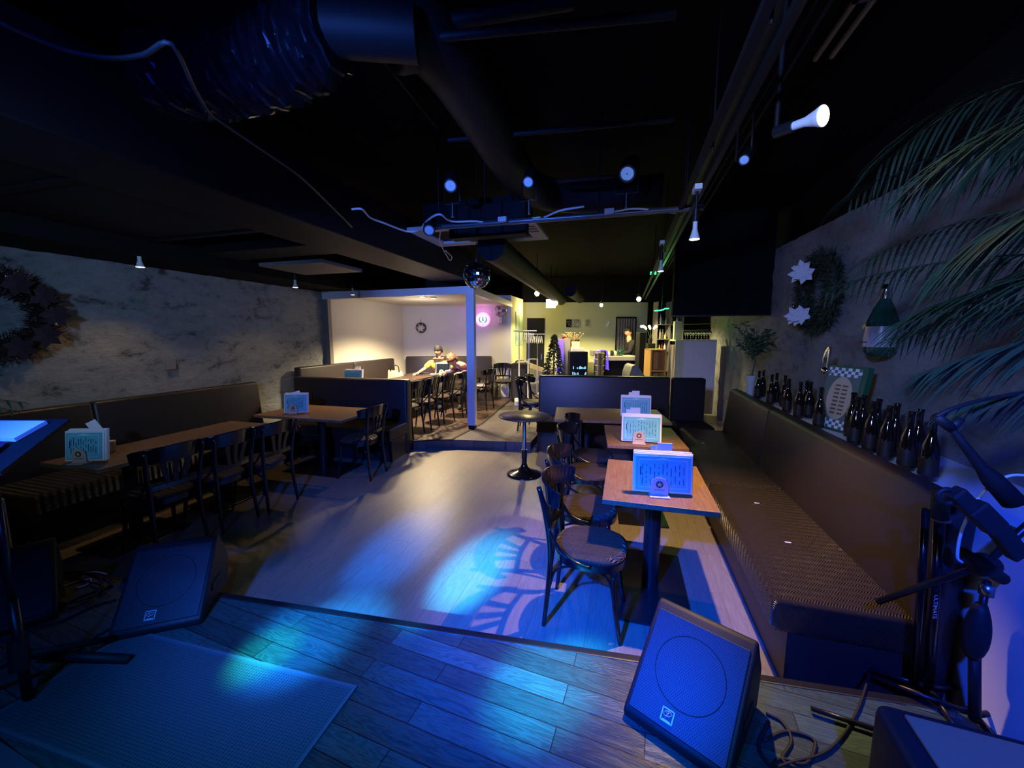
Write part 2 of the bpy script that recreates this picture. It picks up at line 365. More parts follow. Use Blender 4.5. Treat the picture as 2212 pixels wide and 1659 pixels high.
# white post, header beam and side beam round the alcove
PO=at(1018,927,Z=ZR)
pz=at(1008,619,D=PO.x*-math.sin(YAW)+PO.y*math.cos(YAW)).z
struct(MB().box(PO.x-.065,PO.x+.065,PO.y,PO.y+.1,ZR+.06,pz-.02).build('trim_4',M_beam,bevel=.003))
boxobj('trim_5',PO.x-.055,PO.x+.055,PO.y+.01,PO.y+.09,ZR,ZR+.06,M_matte)
h0=at(695,632,X=-5.1); h1=at(1005,618,Y=PO.y)
def beam(name,a,b,hh,th,m):
    a,b=Vector(a),Vector(b); d=(b-a); n=Vector((-d.y,d.x,0)).normalized()*th; vs=[]
    for p in (a,b):
        for q in (p,p+n): vs+= [q,q-Vector((0,0,hh))]
    return struct(MB().add(vs,[(0,1,5,4),(2,6,7,3),(0,4,6,2),(1,3,7,5),(0,2,3,1),(4,5,7,6)]).build(name,m))
beam('trim_6',h0,h1+Vector((.075,.0,0)),.115,.10,M_beam)
beam('trim_7',Vector((PO.x+.07,PO.y+.0,h1.z)),Vector((B.x+.03,B.y,h1.z+.04)),.12,.10,M_beam)
cp=[(h0.x-.05,h0.y+.05),(PO.x,PO.y+.05),(B.x,B.y),(-5.15,A.y+.05)]
struct(MB().prism(cp,h1.z-.06,h1.z-.01).build('ceiling',M_whitew))
# bar end of the room, set square to the view down the hall
def DV(px,D,z): p=at(px,829,D=D); p.z=z; return p
wallseg('wall_back',DV(1128,11.4,0),DV(1405,11.4,0),0,2.60,.1,M_cream)
wallseg('wall_back',DV(1395,11.0,0),DV(1740,11.0,0),0,3.3,.1,M_soffit)
boxobj('wall_right',1.95,2.15,-2.2,12.5,0,3.3,M_soffit)
stonewall('wall_right',1.85,-1.0,5.6,.93,lambda y:2.60+.03*y,M_stoneR,-1)
stonewall('wall_right',1.85,5.6,9.9,.0,lambda y:2.60+.03*y,M_stoneR,-1)
boxobj('trim_8',1.372,1.95,-1.0,5.6,0,.93,M_white,bevel=.006)
boxobj('wall_front',-5.4,2.1,-2.4,-2.2,0,3.3,M_soffit)
boxobj('wall_rear',-5.4,2.1,12.5,12.7,0,3.3,M_soffit)
boxobj('ceiling',-5.5,2.2,-2.3,12.7,3.3,3.4,M_ceil)
boxobj('trim_9',.62,1.83,6.0,6.2,1.93,3.29,M_soffit)          # black bulkhead over the far bench
boxobj('trim_10',.62,1.83,5.985,6.0,1.915,1.935,M_bsteel)
boxobj('trim_11',-5.2,-4.45,-1.0,5.5,2.41,3.29,M_soffit)      # soffit above the pale stone wall
wallseg('trim_12',DV(1128,11.3,0),DV(1440,11.3,0),2.60,3.29,.2,M_soffit)
# doors
DR=thing('door_1',DV(1138,11.38,0),YAW,None,None); struct(DR)
MB().box(0,.50,-.04,0,0,2.15).build('door_panel',M_matte,DR); MB().box(.40,.43,-.07,-.04,.95,1.12).build('door_handle',M_steel,DR)
DR2=thing('door_2',DV(1326,11.38,0),YAW,None,None); struct(DR2)
fr=MB(); fr.box(0,.03,-.03,0,0,2.17); fr.box(.56,.59,-.03,0,0,2.17); fr.box(0,.59,-.03,0,2.14,2.19); fr.build('door_frame',M_matte,DR2)
cu=MB(); pts=[(.03+.53*i/60,-.05+.02*math.sin(i*.75),0) for i in range(61)]
cu.strip([(x,y,1.07) for x,y,z in pts],2.14,.006,(0,0,1)); 
o=cu.build('curtain_panel',M_grey,DR2)
# ================================================================ FURNITURE
def bench(label,cat,loc,rz,L,seats,backs,depth=.64,seatz=.45,backz=1.0,bt=.15,group=None,lean=.07):
    t=thing('sofa_bench',loc,rz,label,cat,group)
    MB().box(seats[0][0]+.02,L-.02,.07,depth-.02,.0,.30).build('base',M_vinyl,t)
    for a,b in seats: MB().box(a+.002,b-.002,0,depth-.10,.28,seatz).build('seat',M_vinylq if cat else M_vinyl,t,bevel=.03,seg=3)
    for a,b in backs:
        y0=depth-bt
        p=[(y0-.0,.30),(y0+lean,backz),(depth+lean*.4,backz),(depth,.0),(y0+.02,.0)]
        mb=MB(); vs=[(a+.002,y,z) for y,z in p]+[(b-.002,y,z) for y,z in p]; n=5
        mb.add(vs,[tuple(range(n)),tuple(range(2*n-1,n-1,-1))]+[(i,n+i,n+(i+1)%n,(i+1)%n) for i in range(n)])
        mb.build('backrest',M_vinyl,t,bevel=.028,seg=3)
    return t
bench('long dark brown bench along the right stone wall with bottles behind it','sofa bench',(.695,5.42,0),-PI/2,3.5,[(0,2.0),(2.0,3.5)],[(0,1.42),(1.42,3.5)],depth=.655,backz=.99)
bench('long dark brown bench along the left pale stone wall','sofa bench',(-4.22,1.34,0),PI/2,2.8,[(.30,2.8)],[(0,1.05),(1.05,2.8)],depth=.72,backz=1.02)
bench('brown sofa partition facing the table with the teal menu, in front of the alcove','sofa bench',(-4.72,4.13,0),R(3.5),1.85,[(0,1.85)],[(0,1.85)],depth=.62,backz=1.04,bt=.17,lean=.03)
bench('low sofa partition across the middle of the room behind the wide table','sofa bench',(-1.19,5.27,0),R(8),1.92,[(0,1.92)],[(0,1.92)],depth=.62,backz=1.05,bt=.16,lean=.03)
bench('long brown alcove bench under the white side wall','sofa bench',(-4.44,4.95,ZR),PI/2,2.65,[(0,1.3),(1.3,2.65)],[(0,1.3),(1.3,2.65)],depth=.62,backz=1.02,lean=.04)
aw=math.atan2(dirv.y,dirv.x)
p=A+dirv*.06-nrm*.66
bench('brown alcove bench against the back wall where two people sit','sofa bench',(p.x,p.y,ZR),aw,2.04,[(0,.8),(.8,2.04)],[(0,.75),(.75,2.04)],depth=.62,backz=1.03,lean=.03)
# black lounge chair in the gap right of the partition
t=thing('lounge_chair',(.73,5.62,0),R(8),'small black armless lounge chair right of the middle partition','lounge chair')
MB().box(0,.47,.0,.5,.22,.42).build('seat',M_matte,t,bevel=.03,seg=3); MB().box(0,.46,.42,.56,.3,1.04).build('backrest',M_matte,t,bevel=.03,seg=3)
for x in (.05,.42):
    for y in (.06,.48): MB().cyl((x,y,0),(x,y,.24),.02).build('leg',M_bsteel,t)
def table(label,loc,rz,w,d,poles,m,h=.72,base=(.36,.62),th=.03,group='rectangular dining tables',r=.045):
    t=thing('dining_table',loc,rz,label,'table',group)
    tp=MB().box(-w/2,w/2,-d/2,d/2,h-th,h).build('tabletop',m,t,bevel=.003)
    tp.data.materials.append(M_edge)
    for x,y in poles:
        MB().cyl((x,y,.01),(x,y,h-th),r,20).build('pole',M_bsteel,t)
        MB().box(x-base[0]/2,x+base[0]/2,y-base[1]/2,y+base[1]/2,0,.014).build('base_plate',M_bsteel,t,bevel=.004)
        MB().box(x-.14,x+.14,y-.14,y+.14,h-th-.012,h-th-.0005).build('top_plate',M_bsteel,t)
    return t
table('small walnut table nearest the camera beside the right bench',(.207,2.572,0),0,.615,.765,[(.0,0)],M_table,base=(.44,.80),r=.052)
table('walnut table behind the nearest one beside the right bench',(.172,3.76,0),R(5),.66,.76,[(0,0)],M_table,base=(.42,.72))
table('wide walnut table with its long side to the middle partition',(-.17,4.70,0),R(8),1.26,.76,[(-.32,0),(.32,0)],M_table2,base=(.36,.5),h=.72)
table('long narrow walnut table beside the left bench',(-3.83,2.43,0),R(.5),.62,1.47,[(0,-.38),(0,.40)],M_table,base=(.42,.56))
table('walnut table turned across the partition sofa on the left',(-3.60,3.86,0),R(1),1.22,.74,[(.02,0)],M_table2,base=(.78,.5))
M_tdark2=M_tdark
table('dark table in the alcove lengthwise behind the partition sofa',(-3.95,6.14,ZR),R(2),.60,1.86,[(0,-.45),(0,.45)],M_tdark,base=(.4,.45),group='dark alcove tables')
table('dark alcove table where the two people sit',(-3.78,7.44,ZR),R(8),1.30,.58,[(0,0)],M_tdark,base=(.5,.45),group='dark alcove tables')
# round bar table
t=thing('round_table',(-1.12,4.36,0),0,'small round pedestal table with a glossy dark top','table')
MB().lathe([(.0001,.70),(.295,.70),(.305,.708),(.305,.716),(.298,.722),(.0001,.722)],40).build('tabletop',mat('round_top',(.07,.055,.04),.28),t)
MB().lathe([(.022,.06),(.022,.70)],16).build('pole',M_chrome,t)
MB().lathe([(.21,0),(.212,.006),(.17,.022),(.09,.05),(.045,.09),(.03,.14),(.03,.20)],36).build('base',M_black,t)
MB().lathe([(.034,.20),(.034,.30)],16).build('collar',M_bsteel,t)
# ---------------------------------------------------------------- bentwood chair
def make_chair(label,loc,rz,group):
    t=thing('bentwood_chair',loc,rz,label,'chair',group)
    prof=[]
    for i in range(28):
        a=2*PI*i/28; c,s_=math.cos(a),math.sin(a); k=1.0+.05*s_
        prof.append((.205*k*math.copysign(abs(c)**.8,c),.02+.205*math.copysign(abs(s_)**.8,s_)))
    f=MB().prism(prof,.398,.436,smooth=True).build('seat_frame',M_black,t,bevel=.006)
    vs=[(x*.97,(y-.02)*.97+.02,.434) for x,y in prof]+[(x*.99,(y-.02)*.99+.02,.452) for x,y in prof]+[(x*.85,(y-.02)*.85+.02,.470) for x,y in prof]+[(x*.5,(y-.02)*.5+.02,.476) for x,y in prof]+[(0,.02,.478)]
    n=28; fs=[(r*n+i,r*n+(i+1)%n,(r+1)*n+(i+1)%n,(r+1)*n+i) for r in range(3) for i in range(n)]+[(3*n+i,3*n+(i+1)%n,4*n) for i in range(n)]
    MB().add(vs,fs,True).build('seat',M_pad,t)
    for s in (-1,1):
        pts=smoothpath([(s*.172,-.215,0),(s*.162,-.192,.25),(s*.16,-.185,.45),(s*.175,-.205,.65),(s*.192,-.245,.83)],5)
        MB().tube(pts,[.0125+.005*min(1,i/8) if i<16 else .0165-.0006*(i-15) for i in range(len(pts))],10).build('leg',M_black,t)
        pts=smoothpath([(s*.175,.21,0),(s*.160,.175,.2),(s*.150,.16,.41)],4)
        MB().tube(pts,[.011+.0009*i for i in range(len(pts))],10).build('leg',M_black,t)
        MB().tube(smoothpath([(s*.178,-.195,.60),(s*.19,-.13,.50),(s*.207,-.04,.445),(s*.207,.05,.425)],5),.009,8).build('hip_brace',M_black,t)
        MB().tube(smoothpath([(s*.160,-.185,.24),(s*.158,-.15,.345),(s*.155,-.04,.388),(s*.153,.05,.388),(s*.156,.135,.345),(s*.158,.165,.24)],5),.0075,8).build('brace',M_black,t)
    MB().tube(smoothpath([(-.155,.17,.24),(-.12,.165,.345),(-.04,.16,.388),(.04,.16,.388),(.12,.165,.345),(.155,.17,.24)],5),.0075,8).build('brace',M_black,t)
    arc=[(.225*math.cos(a),-.10+.155*math.sin(a),.775+.02*math.sin(-a)) for a in [R(-8-164*i/18) for i in range(19)]]
    MB().strip(arc,[.085+.04*math.sin(PI*i/18)**.6 for i in range(19)],.016,(0,-.18,1)).build('crest_rail',M_black,t,bevel=.004)
    MB().strip([(x*.72,-.195-.012*math.cos(x*9),.545) for x in [-.22+.44*i/6 for i in range(7)]],.035,.014,(0,0,1)).build('back_rail',M_black,t)
    for x in (-1,0,1):
        MB().strip([(x*.05,-.205,.55),(x*.065,-.215,.64),(x*.085,-.232,.73)],[.03,.034,.04],.010,(1,0,0)).build('slat',M_black,t)
    return t
G='bentwood chairs at the right tables'
ch=make_chair('black bentwood chair nearest the camera at the right tables',(-.175,2.175,0),-PI/2+R(-3),G)
dup(ch,(-.245,2.68,0),-PI/2+R(2),'second black bentwood chair from the camera at the right tables',G)
dup(ch,(-.30,3.42,0),-PI/2,'third black bentwood chair from the camera, at the second right table',G)
dup(ch,(-.31,3.90,0),-PI/2+R(4),'farthest of the four bentwood chairs at the right tables',G)
G='bentwood chairs at the left tables'
dup(ch,(-3.44,2.02,0),PI/2+R(-4),'black bentwood chair at the left long table, nearest the floor monitor',G)
dup(ch,(-3.40,2.43,0),PI/2+R(3),'middle black bentwood chair of three at the left long table',G)
dup(ch,(-3.36,2.84,0),PI/2+R(2),'farthest black bentwood chair of three at the left long table',G)
dup(ch,(-2.97,3.80,0),PI/2+R(4),'lone bentwood chair at the right end of the left crosswise table',G)
G='bentwood chairs in the alcove'
for (x,y,rz,l) in [(-3.22,5.2,PI/2,'bentwood chair just behind the end of the left partition sofa'),(-3.20,5.68,PI/2+.1,'bentwood chair in the middle of the row beside the lengthwise alcove table'),
    (-3.17,6.20,PI/2-.1,'bentwood chair at the far end of the row beside the lengthwise alcove table'),(-3.12,6.72,PI/2+.2,'bentwood chair left of the white post, before the two seated people'),
    (-2.86,7.5,PI/2-.1,'bentwood chair just right of the white post')]:
    dup(ch,(x,y,ZR),rz,l,G)
p=B-dirv*.22-nrm*.32; dup(ch,(p.x,p.y,ZR),aw+PI,'bentwood chair standing against the alcove back wall under the fan',G)
dup(ch,(-1.44,6.1,ZR),-PI/2+.15,'bentwood chair beside the left end of the middle partition','chairs left of the middle partition')
dup(ch,(-1.40,6.62,ZR),-PI/2+.3,'farther bentwood chair left of the middle partition, half hidden','chairs left of the middle partition')
# ---------------------------------------------------------------- menus
def menu_set(x,y,z,rz,where,w=.33,h=.225,lines='v',cards=True,dark=False):
    T=(x,y,z)
    g='menus on the tables'
    t=thing('menu_stack',T,rz,'stack of laminated menus, dark photo card in front, '+where if dark else 'stack of laminated teal menus standing '+where,'menu',g)
    tilt=Matrix.Rotation(R(-7),4,'X')
    for k in range(5):
        mb=MB(); mb.M=Matrix.Translation((.003*(k%3),.012+.008*k,.012))@tilt; mb.box(-w/2,w/2,0,.006,0,h+.003*k); mb.build('laminated_sheet',M_paper,t,bevel=.001)
    mb=MB(); mb.M=Matrix.Translation((0,.006,.012))@tilt
    mb.box(-w/2+.012,w/2-.012,-.0005,.004,.012,h-.012); mb.build('front_card',M_screen if dark else M_menu,t)
    if not dark:
        mb=MB(); mb.M=Matrix.Translation((0,.0045,.012))@tilt
        a,b,c,d=-w/2+.03,w/2-.03,.03,h-.03
        for q in ((a,b,c,c+.003),(a,b,d-.003,d),(a,a+.003,c,d),(b-.003,b,c,d)): mb.box(q[0],q[1],-.0005,.0005,q[2],q[3])
        mb.prism([(-.045,0),(-.015,.007),(0,.014),(.015,.007),(.045,0)],0,.0006,Matrix.Translation((0,0,d))@XZ)
        mb.build('border',M_menuln,t)
        mb=MB(); mb.M=Matrix.Translation((0,.004,.012))@tilt; rr=random.Random(int(x*100)+5)
        for k in range(11):
            xx=a+.02+k*(b-a-.04)/10; z0=c+.012+rr.random()*.03; z1=d-.012-rr.random()*.02; zz=z0
            while zz<z1-.01:
                l=.012+rr.random()*.05; mb.box(xx-.0015,xx+.0015,-.0012,.0,zz,min(zz+l,z1)); zz+=l+.008+rr.random()*.02
        xx=b-.012 if x<0.1 and x>-.5 and y>3 else a+.010
        mb.box(xx-.003,xx+.003,-.0012,0,h*.45,h*.68)
        mb.build('print',M_ink,t)
    hld=thing('menu_holder',Vector(T)+Vector((.0,0,0)),rz,'arched plastic holder with a star emblem '+where,'menu holder','star menu holders')
    off=-.02
    arch=[(-.05,0),(.05,0),(.05,.055)]+[(.05*math.cos(a),.055+.05*math.sin(a)) for a in [R(15*i) for i in range(1,12)]]+[(-.05,.055)]
    mb=MB(); mb.prism(arch,0,.003,Matrix.Translation((off,-.004,.004))@XZ); mb.build('arched_plate',M_holder,hld)
    mb=MB(); mb.box(off-.055,off+.055,-.045,.055,0,.004); mb.build('foot',M_holder,hld)
    mb=MB(); T2=Matrix.Translation((off,-.0072,.068))@XZ
    mb.prism(circle(.021,24),0,.0006,T2); em=mb.build('emblem',M_ink,hld)
    mb=MB(); mb.prism(star(.017),0,.0006,Matrix.Translation((off,-.0079,.068))@XZ); mb.build('star',M_gold,em)
    mb=MB(); text_geo(mb,'SAPPORO',.0135,Matrix.Translation((off,-.0072,.034))@XZ); mb.build('lettering',M_ink,hld)
    return T
def ticket(x,y,z,rz,label,w=.085,h=.06,m=None):
    t=thing('card_stand',(x,y,z),rz,label,'card stand','small card stands')
    MB().box(-w/2,w/2,0,.004,.225,.228+h).build('card',m or M_paper,t,bevel=.0005)
    MB().box(-w/2-.035,-w/2+.01,.012,.015,.215,.225+h*.75).build('back_card',M_paper,t)
    MB().tube([(0,.006,.0),(0,.006,.235)],.002,6).build('clip_rod',M_steel,t)
    MB().lathe([(.028,0),(.028,.006)],16,Matrix.Translation((0,.006,0))).build('foot',M_acryl,t)
menu_set(.235,2.335,.722,R(6),'on the nearest right table'); ticket(.245,2.435,.722,R(6),'card stand behind the menus on the nearest right table')
menu_set(.155,3.47,.722,R(4),'on the second right table'); ticket(.10,3.60,.722,R(2),'card stand behind the menus on the second right table')
menu_set(.135,4.585,.722,R(6),'on the wide table before the middle partition'); ticket(.13,4.72,.722,R(6),'card stand behind the menus on the wide table')
p=at(180,1000,Z=.722); menu_set(p.x,p.y,.722,R(20),'at the near end of the long left table',w=.27,h=.22)
p=at(638,893,Z=.722); menu_set(p.x,p.y,.722,R(20),'on the crosswise left table',w=.27,h=.22)
t=thing('card_stand',(p.x-.01,p.y+.12,.722),R(35),'tilted card on the crosswise left table behind its menus','card stand')
MB().box(-.045,.045,0,.003,.2,.26,Matrix.Rotation(R(-14),4,'Y')).build('card',M_paper,t); MB().tube([(0,0,0),(0,0,.21)],.002,6).build('clip_rod',M_steel,t)
p=at(238,975,Z=.722)
t=thing('jar_card_stand',(p.x,p.y,.722),R(35),'clear jar with a tilted card clipped above it on the left table','card stand')
MB().lathe([(.035,0),(.038,.01),(.038,.07),(.034,.075)],18).build('jar',M_acryl,t); MB().lathe([(.04,.075),(.04,.085)],18).build('lid',M_paper,t)
MB().tube([(0,0,.085),(.01,0,.12),(-.02,0,.15)],.003,6).build('clip_rod',M_steel,t)
MB().box(-.035,.035,0,.003,0,.14,Matrix.Translation((-.035,0,.13))@Matrix.Rotation(R(-28),4,'Y')).build('card',M_paper,t)
p=at(955,803,Z=.722); menu_set(-3.60,7.24,.852,R(8),'before the man',w=.30,h=.23,dark=True)
p=at(770,820,Z=.722); q_=at(760,811,Y=5.38); menu_set(q_.x,q_.y,.852,R(5),'behind the left partition sofa'); ticket(q_.x+.04,q_.y+.12,.852,R(5),'card stand peeking over the left partition sofa')
# paper tags lying on the benches
for i,(px,py,l) in enumerate([(1519,957,'tiny white tag on the right bench seat, farthest'),(1635,1087,'tiny white tag in the middle of the right bench seat'),(1702,1172,'tiny white tag on the near half of the right bench seat'),(203,1021,'tiny white tag on the left bench seat')]):
    p=at(px,py,Z=.452); o=MB().box(-.016,.016,-.006,.006,0,.002).build('paper_tag',M_paper,loc=p); tag(o,l,'tag','paper tags on the seats')
# ================================================================ CEILING SERVICES AND LAMPS
def solo(o,label,cat,group=None): return tag(o,label,cat,group)
# --- big rectangular ducts
solo(MB().box(-2.95,-2.36,.2,5.9,2.5,2.95).build('air_duct',M_duct,bevel=.01),'long black rectangular duct running down the left of the ceiling','duct')
dct=thing('air_duct',(0,0,0),0,'wide black ceiling duct box over the left tables','duct')
MB().box(-4.42,-2.98,.4,2.75,2.56,3.05).build('duct_body',M_duct,dct,bevel=.01); MB().box(-4.44,-2.96,1.55,1.60,2.545,3.07).build('flange',M_duct,dct); MB().box(-4.44,-2.96,2.72,2.78,2.545,3.07).build('flange',M_duct,dct)
solo(MB().box(-4.4,-3.0,3.2,3.6,2.52,2.75).build('ceiling_beam',M_duct),'black crossbeam over the second left table','beam')
p=at(690,581,Z=2.46); solo(MB().box(p.x-.55,p.x+.35,p.y-.35,p.y+.35,2.46,2.50).build('ceiling_vent',M_grey,bevel=.004),'pale square ceiling panel left of the alcove','vent')
solo(MB().cyl((-1.42,4.06,2.60),(-1.72,10.6,2.62),.155,28).build('round_duct',M_duct),'long round black duct ending above the mirror ball','duct')
solo(MB().cyl((-1.25,9.0,2.66),(-1.25,10.9,2.66),.13,20).build('round_duct',M_duct),'shorter round duct near the bar wall','duct')
a,b=at(960,120,Z=3.02),at(1135,395,Z=3.02)
solo(MB().tube(smoothpath([at(850,70,Z=3.0),a,b,b+Vector((.4,.5,0)),b+Vector((1.2,.55,0))],8),.15,20).build('round_duct',M_duct),'curving round black duct high in the ceiling centre','duct')
solo(MB().cyl(at(705,60,Z=2.9),at(900,75,Z=2.9),.10,20).build('round_duct',M_duct),'short round duct joined to the crinkled hose','duct')
# crinkled foil hose
a,b=at(345,165,Z=2.85),at(720,70,Z=2.88); n=90; vs=[];fs=[];K=28; ax=(b-a); q=ax.to_track_quat('Z','Y').to_matrix()
for i in range(n+1):
    t=i/n
    for k in range(K):
        an=2*PI*k/K; r=.15+.018*math.sin(t*150)+.03*noise.noise(Vector((t*26,math.cos(an)*2.2,math.sin(an)*2.2)))
        vs.append(a+ax*t+q@Vector((r*math.cos(an),r*math.sin(an),0))+Vector((0,0,-.06*math.sin(PI*t))))
for i in range(n):
    for k in range(K): fs.append((i*K+k,i*K+(k+1)%K,(i+1)*K+(k+1)%K,(i+1)*K+k))
fs+=[tuple(range(K-1,-1,-1)),tuple(n*K+k for k in range(K))]
solo(MB().add(vs,fs,False).build('flexible_duct',mat('black_foil',(.012,.012,.018),.25,.3)),'crinkled black foil hose duct at the upper left','duct')
# pipes
def pipe(pa,pb,r,label,name='ceiling_pipe'):
    o=MB().cyl(pa,pb,r,10).build(name,M_duct); return solo(o,label,'pipe','thin pipes under the ceiling')
pipe(at(890,86,Z=2.95),at(1460,30,Z=2.95),.02,'thin black pipe crossing the top of the ceiling')
pipe(at(870,62,Z=3.05),at(1240,0,Z=3.05),.035,'thicker pipe at the very top of the picture')
pipe(at(968,303,Z=3.0),at(1455,258,Z=3.0),.016,'thin pipe crossing the middle of the ceiling')
pipe(at(1205,392,Z=2.95),at(1330,380,Z=2.95),.014,'short thin pipe left of the largest spotlight')
pipe(at(820,120,Z=3.1),at(945,275,Z=3.1),.012,'slanting conduit left of the ceiling centre')
# lighting rail along the right side, with its hangers
rail=thing('track_rail',(0,0,0),0,'long track rail hanging along the right side of the ceiling','track rail')
MB().box(.400,.425,.9,10.2,2.52,2.55).build('rail',M_bsteel,rail); MB().box(.33,.36,.9,10.2,2.55,2.58).build('rail',M_duct,rail)
for y in (1.4,2.2,3.2,4.6,6.4): MB().cyl((.37,y,2.54),(.37,y,3.295),.005,6).build('hanger',M_bsteel,rail)
tray=thing('cable_tray',(0,0,0),0,'pale conduit above the track rail running to the back','cable tray')
MB().cyl((.56,.6,2.98),(.56,9.5,2.98),.045,14).build('conduit',M_duct,tray)
for x in (.66,.72,.78): MB().cyl((x,.6,3.05),(x,9.5,3.05),.012,8).build('conduit',M_duct,tray)
# slotted vent at the upper right
p=at(1822,60,Z=3.25); v=thing('slot_vent',p,0,'narrow slotted brass vent in the ceiling at the upper right','vent')
for x in (-.05,.03): MB().box(x,x+.02,-.22,.22,-.02,0).build('slot_edge',mat('vent_brass',(.5,.42,.25),.5),v)
MB().box(-.05,.05,-.22,-.19,-.02,0).build('end_plate',M_grey,v)
# truss bar with stage spots
bar0,bar1=at(930,492,Z=2.56),at(1520,448,Z=2.56)
solo(MB().cyl(bar0,bar1,.022,14).build('lighting_bar',mat('bar_paint',(.12,.12,.13),.35,.5)),'horizontal lighting bar hung across the room','lighting bar')
g='rods holding the lighting bar'
for i,(px,py,l) in enumerate([(952,480,'hanging rod at the left end of the lighting bar'),(1065,475,'hanging rod right of the left stage spotlight'),(1317,455,'hanging rod beside the largest stage spotlight'),(1487,450,'hanging rod at the right end of the lighting bar')]):
    p=bar0+(bar1-bar0)*((px-930)/590); solo(MB().cyl(p+Vector((0,0,.02)),(p.x,p.y,3.295),.006,6).build('hanging_rod',M_bsteel),l,'rod','hanging rods of the lighting bar')
def stage_spot(px,py,z,r,label,body=.2,aim=None,emis=M_lens,foot=None):
    c=at(px,py,Z=z); t=thing('stage_spotlight',c,0,label,'spotlight')
    d=((aim or Vector((-.6,.6,.6)))-c).normalized(); q=Matrix.Rotation(0,4,'X')@d.to_track_quat('Z','Y').to_matrix().to_4x4()
    MB().lathe([(r*.75,-body),(r*1.2,-body*.8),(r*1.25,0),(r*1.12,.012),(r*1.0,.002)],24,q).build('housing',M_bsteel,t)
    le=MB().lathe([(.0001,.004),(r*.86,.003)],24,q).build('lens',emis,t)
    MB().lathe([(r*.90,.003),(r*1.0,.008),(r*1.08,.003)],24,q).build('lens_ring',M_grey,t)
    MB().lathe([(.0001,.0062),(r*.12,.006)],12,q).build('led',M_paper,le)
    dz=(foot or 2.575)-z
    y0=[Vector((-r*1.45,.02,0)),Vector((-r*1.45,.03,dz*.55)),Vector((r*1.45,.03,dz*.55)),Vector((r*1.45,.02,0))]
    MB().tube(y0,.006,6).build('yoke',M_bsteel,t)
    MB().cyl((0,.03,dz*.55),(0,.03,dz),.012,8).build('clamp',M_steel,t); return t
stage_spot(973,401,2.80,.045,'left stage spotlight with pale lens above the lighting bar')
stage_spot(1141,393,2.80,.038,'middle stage spotlight, smallest of the three above the bar')
stage_spot(1355,375,2.80,.053,'right stage spotlight, the largest above the lighting bar')
stage_spot(927,497,2.50,.040,'stage spotlight slung below the left end of the lighting bar',emis=M_paper,foot=2.6)
stage_spot(1608,345,2.72,.028,'small dim blue spotlight right of the conduit, near the ceiling',foot=3.29)
for px,l in ((1163,'white plug box at the middle of the lighting bar'),(1339,'white plug box right of the big stage spotlight')):
    p=bar0+(bar1-bar0)*((px-930)/590) if px>1200 else at(1089,480,Z=2.555); solo(MB().box(-.035,.035,-.02,.02,-.018,.018).build('plug_box',M_white,loc=p+Vector((0,-.04,.01)),bevel=.003),l,'plug box')
cab=[(760,452),(782,452),(800,470),(830,482),(880,500),(905,496),(925,475),(950,463),(975,478),(1030,478),(1080,484),(1160,470),(1170,472),(1210,455),(1262,446)]
solo(MB().tube(smoothpath([at(x,y,Z=2.57) for x,y in cab],5),.008,6).build('power_cable',M_white),'white cable looping along the lighting bar','cable','white cables on the lighting bar')
solo(MB().tube(smoothpath([at(x,y,Z=2.57) for x,y in [(1322,458),(1370,451),(1420,455),(1475,463)]],5),.007,6).build('power_cable',M_white),'white cable trailing off the right end of the lighting bar','cable','white cables on the lighting bar')
solo(MB().tube(smoothpath([at(x,y,Z=2.55) for x,y in [(952,492),(950,520),(958,540),(965,552),(972,563),(976,555),(962,541)]],4),.005,6).build('cable_loop',M_white),'small white cable loop left of the mirror ball','cable')
cab=[(0,48),(70,80),(150,110),(240,125),(310,118),(370,95),(420,190),(450,240),(480,265),(560,320),(640,375),(690,420),(760,490)]
solo(MB().tube(smoothpath([at(x,y,Z=2.49) for x,y in cab],5),.007,6).build('ceiling_cable',mat('grey_cable',(.018,.018,.018),.6)),'thin grey cable sagging across the dark left ceiling','cable')
# black hanging speaker box and white air conditioner cassette
ac=thing('air_conditioner',(0,0,0),0,'white ceiling air conditioner cassette behind the lighting bar','air conditioner')
c=[at(925,528,Z=2.70),at(1195,520,Z=2.70),at(1158,476,Z=2.70)]; x0,x1,y0,y1=-2.36,-.93,3.95,4.76
mb=MB(); mb.box(x0,x1,y0,y0+.13,2.79,2.83); mb.box(x0,x1,y1-.15,y1,2.79,2.83); mb.box(x0,x0+.13,y0+.13,y1-.15,2.79,2.83); mb.box(x1-.16,x1,y0+.13,y1-.15,2.79,2.83); mb.build('frame',M_white,ac,bevel=.006)
MB().box(x0+.13,x1-.16,y0+.13,y1-.15,2.82,3.1).build('grille',M_matte,ac)
for k in range(3): MB().box(x1-.135,x1-.03,y0+.18+k*.1,y0+.21+k*.1,2.784,2.79).build('louver',M_grey,ac)
a=at(1052,487,Y=3.66); solo(MB().box(a.x-.40,a.x+.38,3.66,3.80,2.60,2.90).build('hanging_box',M_matte,bevel=.01),'black box hung in front of the white air conditioner','box')
